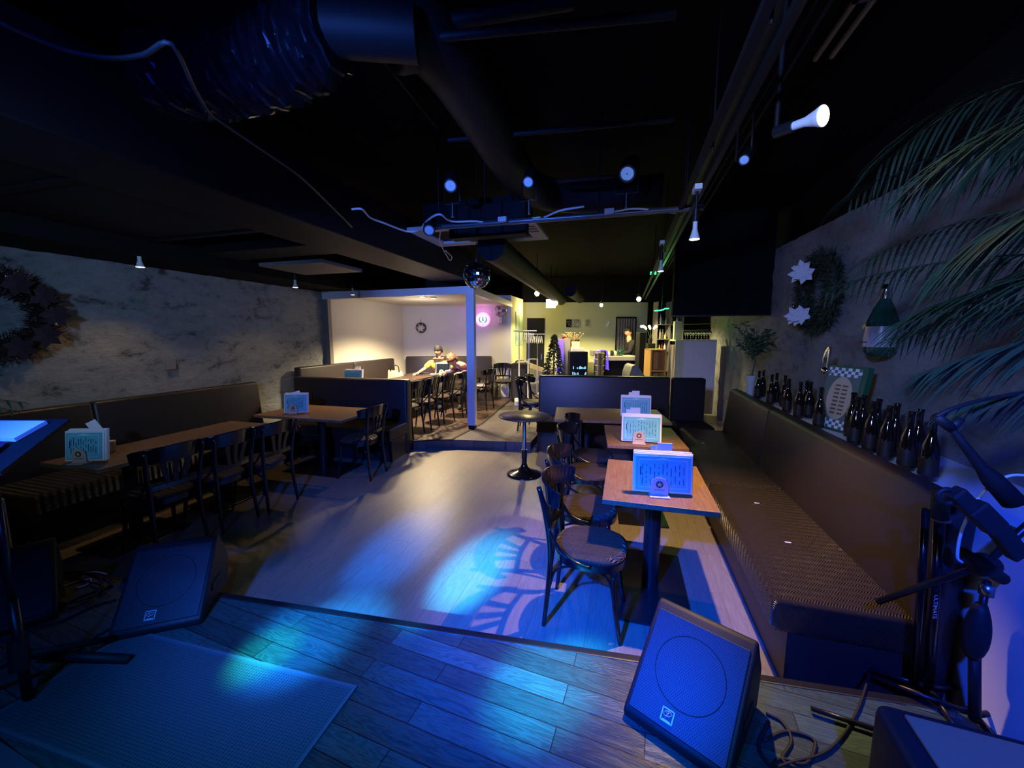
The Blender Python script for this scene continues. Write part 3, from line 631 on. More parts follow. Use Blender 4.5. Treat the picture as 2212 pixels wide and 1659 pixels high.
# mirror ball
c=at(1030,595,Y=3.5); t=thing('mirror_ball',c,0,'mirror ball hanging below the end of the round duct','mirror ball')
MB().ball((0,0,0),.118,24,16).build('core',M_matte,t)
mb=MB(); rings=15; Rb=.125
for i in range(rings):
    a0=PI*i/rings+.012; a1=PI*(i+1)/rings-.012; am=(a0+a1)/2; nn=max(4,int(2*PI*math.sin(am)/(PI/rings)))
    for k in range(nn):
        b0=2*PI*k/nn+.012/max(.15,math.sin(am)); b1=2*PI*(k+1)/nn-.012/max(.15,math.sin(am))
        P=lambda a,b,r: Vector((r*math.sin(a)*math.cos(b),r*math.sin(a)*math.sin(b),r*math.cos(a)))
        j=[random.uniform(-.004,.004) for _ in range(4)]
        f=[P(a0,b0,Rb+j[0]),P(a1,b0,Rb+j[1]),P(a1,b1,Rb+j[2]-j[0]*.5),P(a0,b1,Rb+j[3])]; bk=[v*.95 for v in f]
        mb.add(f+bk,[(0,1,2,3),(7,6,5,4),(0,4,5,1),(1,5,6,2),(2,6,7,3),(3,7,4,0)])
mb.build('mirror_tiles',M_mirror,t)
MB().cyl((0,0,.12),(0,0,3.295-c.z),.003,6).build('hanging_wire',M_bsteel,t); MB().lathe([(.018,.115),(.012,.15)],12).build('cap',M_steel,t)
# track lamps
def lamp(loc,label,watts,aim=(0,0,-1),top=None,size=95,r=.035,col=WARM,tgt=None,blend=.6,group='track lamps'):
    t=thing('track_lamp',loc,0,label,'lamp',group); d=Vector(aim).normalized(); q=d.to_track_quat('Z','Y').to_matrix().to_4x4()
    MB().lathe([(r*.42,-.105),(r*.45,-.06),(r*.8,-.02),(r,-.004),(r*.98,0)],20,q).build('bulb_housing',M_white,t)
    MB().lathe([(.0001,.001),(r*.9,.0015),(r*.99,-.002)],20,q).build('bulb',M_bulbw,t)
    back=d*-.105
    MB().lathe([(r*.62,-.17),(r*.62,-.10)],14,q).build('socket',M_bsteel,t)
    if top: MB().cyl(back*1.6,(back.x*1.6,back.y*1.6,top-loc[2]),.009,8).build('stem',M_bsteel,t); MB().box(back.x*1.6-.02,back.x*1.6+.02,back.y*1.6-.05,back.y*1.6+.05,top-loc[2]-.03,top-loc[2]).build('track_adapter',M_white,t)
    sp=spot('lamp_light',Vector(loc)+d*.02,Vector(loc)+d,watts,col,size,blend,.02); sp.parent=None
    return t
lamp(tuple(at(1500,517,Z=2.22)),'track lamp pointing down above the right tables',240,top=2.52,size=84,r=.03)
lamp(tuple(at(1427,586,Z=2.25)),'small track lamp farther down the right rail',16,top=2.52,size=110,r=.028)
lamp(tuple(at(1778,250,Z=2.42)),'bright track lamp turned sideways toward the right wall',4.5,aim=(.62,-.77,-.12),top=3.29,size=120,r=.036)
lamp(tuple(at(303,577,Z=2.31)),'track lamp over the long left table',17,top=2.545,size=110,r=.036)
lamp(tuple(at(638,621,Z=2.30)),'track lamp over the crosswise left table',16,top=3.29,size=120,r=.034)
lamp(tuple(at(762,637,Z=2.28)),'small track lamp before the alcove beam',3,top=3.29,size=100,r=.028)
# recessed alcove lamps
zc=h1.z-.06
for i,(px,py) in enumerate([(912,641),(936,644)]):
    p=at(px,py,Z=zc-.012); t=thing('recessed_lamp',p,0,['left of the two recessed lamps in the alcove ceiling','right of the two recessed lamps in the alcove ceiling'][i],'lamp','recessed alcove lamps')
    MB().lathe([(.055,.011),(.06,.0),(.05,-.004)],20).build('ring',M_white,t); MB().lathe([(.0001,-.006),(.049,-.004)],20).build('diffuser',M_bulbw,t)
    spot('alcove_light',p+Vector((0,0,-.03)),p+Vector((0,0,-1)),480,(1,.77,.44),136,.6,.05)
# bar lamps
def barbulb(px,py,D,w,label,r=.05,stem=True):
    p=at(px,py,D=D); t=thing('pendant_bulb',p,0,label,'lamp','bulbs over the bar')
    MB().ball((0,0,0),r,14,9,(1,1,1.1)).build('bulb',M_bulb,t); MB().lathe([(r*.5,r*.9),(r*.6,r*2.2)],12).build('socket',M_bsteel,t)
    MB().cyl((0,0,r*2),(0,0,3.29-p.z),.006,6).build('cord',M_bsteel,t)
    if w: spot('bar_light',p+Vector((0,0,-.09)),p+Vector((0,0,-1)),w,YEL,145,.3,.06)
barbulb(1160,634,8.2,100,'bare bulb left of the round duct')
barbulb(1201,655,9.6,190,'bare bulb beside the glowing white square lamp')
barbulb(1380,646,9.0,250,'bare bulb over the bar right of the ducts')
barbulb(1299,659,9.6,110,'small bulb on the cord at the middle of the bar wall',.04)
p=at(1190,656,D=9.4); t=thing('square_lamp',p,YAW,'glowing white square lamp above the bar passage','lamp')
MB().box(-.11,.11,-.03,.03,-.1,.1).build('lit_panel',mat('lit_square',(1,1,.95),.5,emit=(1,.98,.88),es=3),t); MB().cyl((0,0,.1),(0,0,3.29-p.z),.008,6).build('stem',M_bsteel,t)
point('bar_wall_light',(B.x+.25,10.1,2.35),26,(1,.75,.3),.05)
point('alcove_fill_light',(-3.9,7.0,1.95),14,(1,.82,.62),.3)  # added fill in mid-air without a fixture, brightens the alcove
# green tube sign
t=thing('green_neon_tube',at(1430,670,D=8.3),YAW,'bright green neon tube sign over the bottle shelves','sign')
MB().tube(smoothpath([(-.16,0,-.015),(-.05,0,-.005),(.03,0,.012),(.06,0,.03),(.14,0,.035)],5),.012,8).build('tube',M_green_led,t); MB().cyl((0,.02,0),(0,.02,.9),.005,6).build('hanger',M_bsteel,t)
point('green_sign_light',at(1430,668,D=8.2)+Vector((0,-.1,.1)),7,(.05,1,.25),.08)
solo(MB().box(-.05,.05,-.01,.01,-.025,.025).build('exit_lamp',M_green_led,loc=at(1411,590,D=7.0)),'tiny green glowing plate beside the track rail','sign')
# ================================================================ ALCOVE WALL ITEMS
def onback(px,py): # point on the skewed back wall surface of the alcove
    d=cray(px,py); o=Vector((0,0,CAMZ)); t=(B-o).dot(nrm)/d.dot(nrm); return o+d*t-nrm*.005
p=onback(1043,690); t=thing('neon_sign',p,aw,'round white lit sign with blue wreath emblem and pink glow','sign')
MB().lathe([(.0001,0),(.165,0),(.165,.04),(.0001,.042)],36,XZ).build('sign_face',M_signw,t)
MB().lathe([(.168,-.0),(.19,.015),(.168,.03)],36,XZ).build('neon_ring',M_pink,t)
mb=MB(); 
for s in (-1,1): mb.strip([(s*.085*math.sin(a),-.045,.0-.085*math.cos(a)) for a in [R(15+12*i) for i in range(11)]],[.008+.016*math.sin(PI*i/10) for i in range(11)],.004,(0,0,1))
mb.box(-.012,.012,-.047,-.043,-.01,.06); mb.ball((0,-.045,-.02),.02,12,8,(1,.3,1)); mb.box(-.004,.004,-.047,-.043,-.15,-.10); mb.build('emblem',M_signb,t)
point('sign_light',p-nrm*.25+Vector((0,0,.12)),2.4,(1,.25,.85),.12)
p=onback(1080,672); t=thing('wall_fan',p-nrm*.14,aw,'white wall fan above the bentwood chair','fan')
mb=MB(); mb.tube([(.135*math.cos(2*PI*i/24),-.03,.135*math.sin(2*PI*i/24)) for i in range(24)],.010,6,closed=True); mb.tube([(.135*math.cos(2*PI*i/24),.04,.135*math.sin(2*PI*i/24)) for i in range(24)],.010,6,closed=True)
for k in range(18):
    a=2*PI*k/18; mb.tube([(.03*math.cos(a),-.05,.03*math.sin(a)),(.135*math.cos(a),-.03,.135*math.sin(a)),(.135*math.cos(a),.04,.135*math.sin(a))],.002,4)
mb.build('cage',M_steel,t)
for k in range(3):
    a=2*PI*k/3; MB().box(.02,.11,-.002,.002,-.035,.035,Matrix.Rotation(a,4,'Y')@Matrix.Rotation(.4,4,'X')).build('blade',M_grey,t)
MB().lathe([(.035,-.05),(.04,.0),(.05,.05),(.03,.09)],16,Matrix.Rotation(-PI/2,4,'X')).build('motor',M_white,t)
MB().box(-.045,.045,.0,.13,-.30,-.13).build('wall_bracket',M_white,t,bevel=.01)
p=onback(910,708); t=thing('small_wreath',p-nrm*.05,aw,'small dark twig wreath hanging on the alcove back wall','wreath')
mb=MB()
for k in range(34):
    a=random.random()*2*PI; rr=.06+random.random()*.05; b=a+.9; mb.tube(smoothpath([(rr*math.cos(a),random.uniform(-.03,.03),rr*math.sin(a)),(.12*math.cos((a+b)/2),random.uniform(-.03,.03),.12*math.sin((a+b)/2)),(rr*math.cos(b),0,rr*math.sin(b))],3),.007,5)
mb.build('twig_ring',M_bronze,t)
for k in range(6): a=k*1.05; MB().ball((.085*math.cos(a),-.035,.085*math.sin(a)),.018,10,7).build('bauble',M_holder,t)
MB().cyl((0,0,.10),(0,.02,.22),.004,6).build('hanging_cord',M_bronze,t)
t=thing('menu_poster',Vector((B.x+.006,B.y+.75,1.75)),0,'tall green sheet hung on the narrow lit wall by the bar','poster')
MB().box(0,.006,-.35,.35,-.35,.5).build('sheet',mat('green_sheet',(.35,.5,.33),.7),t)
mb=MB(); 
for k in range(5): mb.box(.006,.008,-.28+k*.13,-.25+k*.13,-.2,.42)
mb.build('print',M_ink,t)
# ================================================================ BAR ZONE THINGS
def stand(name,px0,px1,py,D,depth,label,cat,m,z0=ZR,bevel=.005,group=None):
    a=at(px0,py,D=D); b=at(px1,py,D=D); w=math.hypot(b.x-a.x,b.y-a.y)
    o=MB().box(0,w,0,depth,0,a.z-z0).build(name,m,loc=(a.x,a.y,z0),bevel=bevel); o.rotation_euler=(0,0,YAW); return tag(o,label,cat,group) if label else o
def vthing(name,px,D,z,label,cat,group=None):
    p=at(px,829,D=D); return thing(name,(p.x,p.y,z),YAW,label,cat,group)
# black hard case
a=at(1103,868,Z=ZR); t=thing('black_case',a,R(4),'tall black case with a top handle beside the alcove wall','case')
h=at(1103,785,Y=a.y).z-ZR; MB().box(0,.40,0,.28,0,h).build('case_body',M_matte,t,bevel=.04,seg=3); MB().tube(smoothpath([(.08,.14,h-.01),(.12,.14,h+.05),(.28,.14,h+.05),(.32,.14,h-.01)],5),.014,8).build('handle',M_rubber,t)
MB().box(.05,.35,-.004,0,.1,h-.12).build('front_panel',M_rubber,t,bevel=.01)
# hanger racks
for (px0,px1,ytop,D,l) in [(1120,1142,715,8.6,'white clothes rack of hangers nearest the lit wall'),(1142,1161,722,9.5,'second clothes rack with pale hangers before the dark door')]:
    t=vthing('clothes_rack',(px0+px1)/2,D,ZR,l,'clothes rack','clothes racks'); zt=at(px0,ytop,D=D).z-ZR
    for x in (-.1,.1):
        MB().cyl((x,0,.1),(x,0,zt*.62),.016,8).build('post',M_white,t); MB().cyl((x,0,zt*.6),(x,0,zt),.010,8).build('inner_post',M_steel,t)
    MB().cyl((-.1,0,.5),(.1,0,.5),.012,8).build('crossbar',M_white,t); MB().cyl((-.1,0,.95),(.1,0,.95),.012,8).build('crossbar',M_white,t); MB().cyl((-.22,0,zt),(.28,0,zt),.013,8).build('hanging_rail',M_steel,t)
    mb=MB(); MB().box(-.2,-.1,-.25,.25,0,.1).build('foot',M_white,t,bevel=.01); MB().box(.1,.2,-.25,.25,0,.1).build('foot',M_white,t,bevel=.01)
    for k in range(9):
        x=-.16+k*.045; s=random.uniform(-.5,.5)
        MB().tube(smoothpath([(x,-.22,zt-.2-abs(s)*.05),(x,-.08,zt-.09),(x,0,zt-.05),(x,.08,zt-.09),(x,.22,zt-.2)],4),.006,5,).build('hanger',M_white,t)
        t.children[-1].rotation_euler=(0,0,s+1.1) if False else (0,0,0)
# curved beige settee
t=vthing('settee',1160,10.2,ZR,'pale settee with a sweeping curved back behind the racks','settee')
mb=MB(); prof=[(-.55,.86),(-.35,.86),(-.15,.80),(.1,.70),(.3,.66),(.42,.60),(.46,.45),(.46,0),(-.55,0)]
mb.prism([(x,z) for x,z in prof],-.0,.12,XZ); mb.build('back_frame',mat('beige_cloth',(.50,.42,.25),.8),t,bevel=.03)
MB().prism([(-.5,.2),(-.5,.72),(-.3,.72),(-.1,.66),(.15,.57),(.32,.53),(.36,.45),(.36,.2)],.11,.14,XZ).build('back_panel',M_grey,t); MB().box(-.5,.42,-.5,-.12,.0,.35).build('seat',M_grey,t,bevel=.04)
# christmas tree
t=vthing('christmas_tree',1196,9.4,ZR,'small dark artificial Christmas tree with white ornaments','Christmas tree')
mb=MB(); zt=at(1196,723,D=8.9).z-ZR
for i in range(1100):
    f=random.random(); z=.35+f*(zt-.35); r0=.30*(1-f)**.9+.015; a=random.random()*2*PI; rr=r0*random.uniform(.5,1.05)
    c=Vector((rr*math.cos(a),rr*math.sin(a),z)); d=Vector((math.cos(a),math.sin(a),-.25)); s=Vector((-math.sin(a),math.cos(a),0))*.012
    mb.add([c-s,c+s,c+d*.07+Vector((0,0,.012))],[(0,1,2)]); mb.add([c-Vector((0,0,.02)),c+Vector((0,0,.02)),c+d*.06+s*2],[(0,1,2)])
mb.build('branches',M_wreath,t); MB().cyl((0,0,.1),(0,0,zt-.05),.02,8).build('trunk',M_bronze,t); MB().lathe([(.12,0),(.09,.12)],16).build('stand',M_matte,t)
for k in range(16):
    f=random.uniform(.05,.85); a=-PI/2+random.uniform(-1.3,1.3); r0=.30*(1-f)**.9; MB().ball((r0*math.cos(a),r0*math.sin(a),.38+f*(zt-.38)),.016,8,6).build('ornament',M_petal,t)
# violet lit panel + dark stand
stand('violet_light_panel',1204,1218,733,9.8,.04,'violet glowing upright panel behind the Christmas tree','panel',M_violet)
stand('dark_speaker_stand',1218,1232,731,9.85,.3,'narrow dark column between the violet panel and the fridge','column',M_grey)
# display fridge
a=at(1231,808,D=8.6); b=at(1270,808,D=8.6); w=(b-a).length; t=thing('display_fridge',(a.x,a.y,ZR),YAW,'small black glass-door fridge with lit bottles inside','fridge'); h=at(1231,760,D=8.6).z-ZR
MB().box(0,w,.05,.36,0,h).build('cabinet',M_matte,t,bevel=.005); MB().box(.01,w-.01,.03,.05,.02,h-.02).build('glass_door',M_screen,t)
mb=MB(); 
for k in range(26):
    x=.05+random.random()*(w-.1); z=h*.45+int(random.random()*3)*.13; mb.box(x,x+.02,.022,.029,z,z+.03+random.random()*.04)
mb.build('lit_contents',M_screenl,t); MB().box(.06,w-.05,.02,.029,h*.30,h*.36).build('shelf_light',M_screenl,t)
# counter things above fridge
stand('white_box',1236,1262,752,9.6,.3,'white cream box behind the display fridge','box',M_white,z0=1.0)
stand('menu_easel',1235,1252,738,9.9,.05,'pale framed notice behind the fridge','notice',M_cream,z0=1.15)
stand('dark_name_board',1234,1252,733,10.0,.04,'small dark board standing above the framed notice','board',M_matte,z0=at(1234,738,D=10.0).z+.005)
stand('back_counter',1228,1300,757,10.1,.4,'low cream counter along the bar wall','counter',M_cream)
t=vthing('dried_flowers',1230,9.95,at(1230,750,D=9.95).z,'dried flower bunch beside a red rose against the bar wall','flowers'); mb=MB()
for k in range(60): d=Vector((random.gauss(0,.10),random.gauss(0,.05),.25+random.random()*.12)); mb.tube([(0,0,0),d],.003,4); mb.ball(d,.016,6,4)
mb.build('stems',mat('dried_stem',(.32,.22,.12),.8),t); MB().ball((-.17,-.05,.26),.05,10,7).build('rose',M_red,t); MB().tube([(0,0,0),(-.17,-.05,.26)],.004,5).build('rose_stem',M_leaf2,t); MB().lathe([(.04,-.13),(.05,0)],12).build('vase',M_grey,t)
# photos and note on the wall
for i,(x0,x1,y0,y1,l,m) in enumerate([(1222,1236,689,708,'left dark photo print on the bar wall',M_screen),(1238,1252,689,708,'right black and white photo print on the bar wall',M_grey),(1263,1274,689,706,'faint cream notice right of the photo prints',mat('cream_note',(.45,.43,.28),.8))]):
    a=at(x0,y1,D=11.37); b=at(x1,y0,D=11.37); w=math.hypot(b.x-a.x,b.y-a.y); t=thing('wall_print',a,YAW,l,'picture'); MB().box(0,w,0,.02,0,b.z-a.z).build('print_border',M_cream,t); MB().box(.012,w-.012,-.004,0,.012,b.z-a.z-.012).build('photo',m,t)
    mb=MB(); [mb.ball((w*random.uniform(.2,.8),-.006,(b.z-a.z)*random.uniform(.2,.8)),.014,8,5,(1,.2,1.3)) for _ in range(9)]; mb.build('picture_detail',M_cream if i==1 else M_grey,t)
a=at(1313,700,D=11.36); o=MB().box(-.03,.03,0,.01,-.08,.08,Matrix.Rotation(R(25),4,'Y')).build('paper_note',M_paper,loc=a); tag(o,'slanted cream paper note on the bar wall','note')
# bar counter
a=at(1288,757,D=9.2); b=at(1382,757,D=9.2); w=math.hypot(b.x-a.x,b.y-a.y); t=thing('bar_counter',(a.x,a.y,ZR),YAW,'bar counter with a pale shiny top where the bartender stands','bar counter'); zt=at(1330,770,D=9.2).z-ZR
MB().box(0.0,w,0,.75,zt-.10,zt).build('countertop',M_concrete,t,bevel=.006); MB().box(.1,w-.05,.15,.7,0,zt-.10).build('counter_front',M_matte,t); MB().box(.12,.32,.13,.149,zt-.32,zt-.12).build('violet_panel',M_violet,t)
MB().box(-.02,.16,.25,.70,zt,zt+.13).build('raised_end',M_grey,t,bevel=.005)
zc_=ZR+zt
# draped cloth on stand; its violet light is emission put into the cloth
t=vthing('draped_cloth',1300,8.9,ZR,'self-glowing violet cloth draped over the stacked steel pots','cloth'); z1=at(1300,757,D=8.9).z-ZR
MB().strip([(-.18,0,z1-.30),(-.14,0,z1-.02),(-.05,0,z1),(.05,0,z1),(.1,0,z1-.05),(.14,0,z1-.45)],.10,.012,(0,1,0)).build('cloth',M_violet,t); MB().cyl((.06,.03,0),(.06,.03,z1-.02),.02,8).build('pole',M_matte,t)
# stack of steel pots, each one lifts off
D=8.3; zb=ZR; p=at(1294,829,D=D); n=9; ht=(at(1294,762,D=D).z-zb)/n
for k in range(n):
    o=MB().lathe([(.085,0),(.098,.01),(.098,ht*.8),(.104,ht*.86),(.104,ht*.96),(.09,ht*.965)],20).build('steel_pot',M_steel,loc=(p.x,p.y,zb+k*ht+.002)); tag(o,'steel pot of the tall stack before the bar, '+['lowest','second from the floor','third from the floor','fourth from the floor','middle one','fourth from the top','third from the top','second from the top','topmost'][k],'pot','stacked steel pots')
# clutter on the counter: espresso gear, tins, cups
items=[(1302,757,.10,.14,M_matte,'small dark house-shaped box','a dark house-shaped box on the bar counter'),(1312,758,.05,.10,M_white,'cup','white cup left on the bar counter'),(1320,756,.05,.13,M_matte,'tin','dark tin on the bar counter'),(1326,757,.05,.12,M_holder,'tin','tan tin on the bar counter'),(1333,757,.04,.15,M_green,'bottle','green bottle on the bar counter left of the bartender'),(1339,757,.055,.16,M_green,'bottle','wide green jar on the bar counter before the bartender')]
names=['dark_box','cup','dark_tin','tan_tin','green_bottle','green_jar']
for i,(px,py,r,h,m,c,l) in enumerate(items):
    p=at(px,829,D=9.5); o=MB().lathe([(r*.9,0),(r,.01),(r,h*.7),(r*.7,h*.85),(r*.5,h)],14).build(names[i],m,loc=(p.x,p.y,zc_+.001)); tag(o,l,c.split()[-1])
# green armchair back
t=vthing('armchair',1365,7.7,ZR,'low rounded green-grey armchair behind the middle partition','armchair')
z1=at(1360,785,D=7.7).z-ZR
mb=MB(); mb.prism([(-.16,0),(-.13,z1*.8),(-.08,z1*.97),(.0,z1),(.10,z1*.86),(.2,z1*.72),(.30,z1*.62),(.30,0)],-.25,.25,XZ); mb.build('back',mat('sage_vinyl',(.25,.27,.20),.45),t,bevel=.04,seg=3); MB().box(.15,.55,-.2,.2,.0,.42).build('seat',M_matte,t,bevel=.03)
# dark column and shelves with bottles
stand('dark_pillar',1383,1396,718,8.8,.3,'dark pillar at the right end of the bar counter','pillar',M_matte)
t=vthing('bottle_shelf',1440,9.7,ZR,'black bar shelving holding bottles under the green neon tube','shelf')
for x in (-.30,.02,.34): MB().box(x-.012,x+.012,0,.3,0,2.35).build('upright',M_grey,t)
for z in (.62,1.12,1.42,1.78): MB().box(-.30,.34,0,.3,z,z+.02).build('shelf_board',M_grey,t)
sv=Vector((math.cos(YAW),math.sin(YAW),0)); dv=Vector((-math.sin(YAW),math.cos(YAW),0))
bp=at(1440,829,D=9.7); bp.z=ZR; cols=[M_glass,M_holder,M_green,M_paper,M_red,M_gold]
where=['third shelf','second shelf','top shelf']
n=0
for si,(z,nm) in enumerate([(1.14,'lowest'),(1.44,'middle'),(1.80,'upper')]):
    for k in range(9):
        x=-.26+k*.068; 
        if abs(x-.02)<.03: continue
        h=random.uniform(.14,.26); r=.026; p=bp+sv*x+dv*.1+Vector((0,0,z))
        o=MB().lathe([(r,0),(r,h*.6),(r*.4,h*.78),(r*.4,h)],10).build('bar_bottle',cols[(k*5+si*2)%6],loc=p)
        tag(o,'small bottle in the row on the %s shelf of the bar shelving'%nm,'bottle','bottles on the %s bar shelf'%nm)
# orchid
p=at(1404,742,D=9.35); t=thing('orchid',p,YAW,'white orchid in a dark pot on the stand at the bar end','orchid')
MB().lathe([(.04,-.0),(.055,.12)],14).build('pot',M_matte,t)
for s in (-1,0,1):
    pts=smoothpath([(0,0,.1),(s*.06,0,.28),(s*.14-.03,0,.40),(s*.22-.05,0,.38)],4); MB().tube(pts,.004,5).build('stem',M_leaf2,t)
    for k in range(5): q=pts[len(pts)//2+k] if len(pts)//2+k<len(pts) else pts[-1]; m2=MB(); [m2.ball((q.x+.018*math.cos(a),q.y-.01,q.z+.018*math.sin(a)),.016,8,5,(1,.3,1)) for a in [R(72*i) for i in range(5)]]; m2.build('blossom',M_petal,t)
stand('plant_stand',1400,1416,742,9.2,.3,'dark cloth-covered stand under the orchid','stand',M_matte)
# amber open cabinet
a=at(1404,808,D=8.2); b=at(1438,808,D=8.2); w=(b-a).length; t=thing('open_cabinet',(a.x,a.y,ZR),YAW,'open amber wooden cabinet glowing in the bar light','cabinet'); h=at(1404,755,D=8.2).z-ZR
MB().box(0,.03,0,.4,0,h).build('side_panel',M_cardb,t); MB().box(w-.03,w,0,.4,0,h).build('side_panel',M_cardb,t); MB().box(.03,w-.03,.38,.4,0,h).build('back_panel',M_cardb,t); MB().box(0,w,0,.4,h-.02,h+.005).build('top',M_cardb,t); MB().box(.03,w-.03,0,.38,h*.62,h*.64).build('shelf',M_cardb,t)
# white cabinet and glasses
a=at(1458,808,D=7.6); zt=at(1480,737,D=7.6).z; w=.72
t=thing('white_cabinet',(a.x,a.y,ZR),R(4),'tall white cabinet with glasses on top beside the stone wall','cabinet')
MB().box(.14,w,0,.6,0,zt-ZR).build('side_panel',M_white,t,bevel=.004); MB().box(-.02,w,-.01,.62,zt-ZR,zt-ZR+.03).build('cabinet_top',M_cream,t)
MB().box(-.02,.14,0,.03,0,zt-ZR).build('corner_post',M_cream,t)
for k in range(4): MB().box(-.03,.13,.06+k*.13,.15+k*.13,.1,zt-ZR-.08).build('hanging_towel',[M_grey,M_holder,M_grey,M_steel][k],t,bevel=.01)
for k in range(10):
    x=.22+(k%5)*.1; y=.12+(k//5)*.2
    p=Vector((a.x,a.y,zt+.031))+Matrix.Rotation(R(4),3,'Z')@Vector((x,y,0))
    o=MB().lathe([(.03,0),(.03,.003),(.004,.006),(.004,.07),(.028,.1),(.032,.16),(.03,.16),(.026,.1),(.003,.075)],14).build('wine_glass',M_glass,loc=p); tag(o,'clear stemmed glass on top of the white cabinet','glass','glasses on the white cabinet')
rk=Vector((a.x,a.y,zt+.031))+Matrix.Rotation(R(4),3,'Z')@Vector((.12,.28,0)); 
t=thing('glass_rack',rk,R(4),'cream upright box with a wire rack above the glasses','rack'); MB().box(-.12,.02,0,.15,0,.36).build('box',M_cream,t); mb=MB(); mb.tube([(.02,.07,.30),(.55,.07,.31)],.005,6); mb.tube([(.02,.14,.18),(.55,.14,.19)],.005,6); mb.build('wire_rack',M_steel,t)
p=at(1424,590,D=7)
# ================================================================ LEDGE AND RIGHT WALL
BP=[(0,.0),(.030,.0),(.036,.006),(.0365,.14),(.033,.175),(.020,.215),(.0145,.24),(.0135,.30),(.016,.302),(.016,.318),(.012,.32)]
def beer(x,y,label,s=1,z=.932):
    t=thing('beer_bottle',(x,y,z),random.random()*6,label,'bottle','dark bottles on the ledge')
    MB().lathe([(max(r,.0001)*s,h_*s) for r,h_ in BP],22).build('glass_body',M_bottle,t)
    MB().lathe([(.0372*s,.03*s),(.0372*s,.115*s)],22).build('paper_label',mat('brown_label',(.02,.012,.008),.5),t)
    return t
T=[(1641,797),(1650,800),(1669,803),(1679,805),(1697,812),(1705,816),(1731,818),(1744,824),(1752,825),(1776,832),(1845,848),(1855,855),(1868,856),(1889,864),(1900,866),(1924,873),(1939,876),(1971,886),(1989,890)]
ordn=['first','second','third','fourth','fifth','sixth','seventh','eighth','ninth','tenth','eleventh','twelfth','thirteenth','fourteenth','fifteenth','sixteenth','seventeenth','eighteenth','nineteenth']
b0=None
for i,(px,py) in enumerate(T):
    X=1.47 if i%2 else 1.56
    if i in (0,2,6): X=1.47
    if i in (1,3,7): X=1.57
    p=at(px,py,X=X)
    l='dark brown beer bottle on the ledge, %s from the far end'%ordn[i]
    if b0 is None: b0=beer(p.x,p.y,l)
    else: dup(b0,(p.x,p.y,.932),i*1.3,l)
p=at(2019,905,X=1.47); bb=beer(p.x,p.y,'largest dark bottle at the near end of the ledge row',1.0)
bb.children[0]['label']='glossy dark glass'
# tilted sign board with checker trim
t=thing('menu_board',(1.53,3.47,.932),-PI/2+R(20),'green board with checkered trim and cream oval leaning on the ledge','sign board')
Tt=Matrix.Rotation(R(-9),4,'X')
MB().box(-.165,.165,0,.045,0,.50,Tt).build('board',mat('dark_green_board',(.02,.10,.055),.4),t,bevel=.002)
MB().box(-.15,.13,-.004,0,.02,.48,Tt).build('face',mat('sage_face',(.10,.15,.13),.5),t)
mb=MB(); mb.prism([(.10*math.cos(a),.165*math.sin(a)) for a in [2*PI*k/32 for k in range(32)]],0,.003,Tt@Matrix.Translation((-.005,-.004,.25))@XZ); mb.build('oval_panel',mat('cream_oval',(.55,.42,.28),.5),t)
mb=MB(); mbL=MB()
for r in range(3):
    for c in range(10):
        if (r+c)%2==0: mbL.box(-.15+c*.028,-.122+c*.028,-.006,-.003,.02+r*.022,.042+r*.022,Tt); mb.box(-.15+c*.028,-.122+c*.028,-.006,-.003,.415+r*.022,.437+r*.022,Tt)
mb.build('checker_band',M_paper,t); mbL.build('checker_band',M_paper,t)
mb=MB()
for k in range(8):
    for c in (-1,1): mb.box(c*.03-.022,c*.03+.02,-.009,-.0065,.13+k*.03,.142+k*.03,Tt)
mb.build('print',mat('brown_ink',(.16,.09,.05),.6),t)
# silver note-shaped ornament
p=at(1783,775,X=1.50); t=thing('music_note_ornament',p,-PI/2,'shiny silver music note ornament above the checkered board','ornament')
MB().ball((.02,0,-.09),.038,14,10,(1.1,.7,.8)).build('note_head',M_silver,t); MB().strip([(.045,0,-.09),(.055,0,.0),(.06,0,.09)],.018,.016,(1,0,0)).build('stem',M_silver,t)
MB().strip([(.06,0,.09),(.02,0,.06),(-.01,0,.01),(-.012,0,-.03)],.022,.016,(0,-1,.01)).build('flag',M_silver,t)
# white vase with leafy plant
t=thing('plant_vase',(1.46,5.28,.932),0,'white vase holding a leafy dark plant at the far end of the ledge','plant')
MB().lathe([(.03,0),(.035,.01),(.055,.24),(.058,.245),(.05,.24)],20).build('vase',M_white,t)
mb=MB(); mb.tube(smoothpath([(0,0,.2),(.02,-.02,.42),(.0,0,.58)],5),.008,6)
tips=[]
for k in range(22):
    a=random.random()*2*PI; z0=.42+random.random()*.18; e=Vector((.18*math.cos(a)*random.uniform(.6,1.1),.30*math.sin(a),z0+random.uniform(.05,.30))); pts=smoothpath([(0,0,z0),(e.x*.5,e.y*.5,z0+.12),e],4); mb.tube(pts,.0035,5); tips.append(pts)
mb.build('stems',M_leaf2,t)
mb=MB()
for pts in tips:
    for q in pts[2:]:
        for s in range(2):
            d=Vector((random.gauss(0,1),random.gauss(0,1),random.gauss(0,.5))).normalized(); u=d.orthogonal().normalized(); L=random.uniform(.045,.075)
            a=q; m=q+d*L*.5; b=q+d*L; mb.add([a,m+u*L*.22,b,m-u*L*.22],[(0,1,2,3)])
mb.build('leaves',M_leaf2,t)
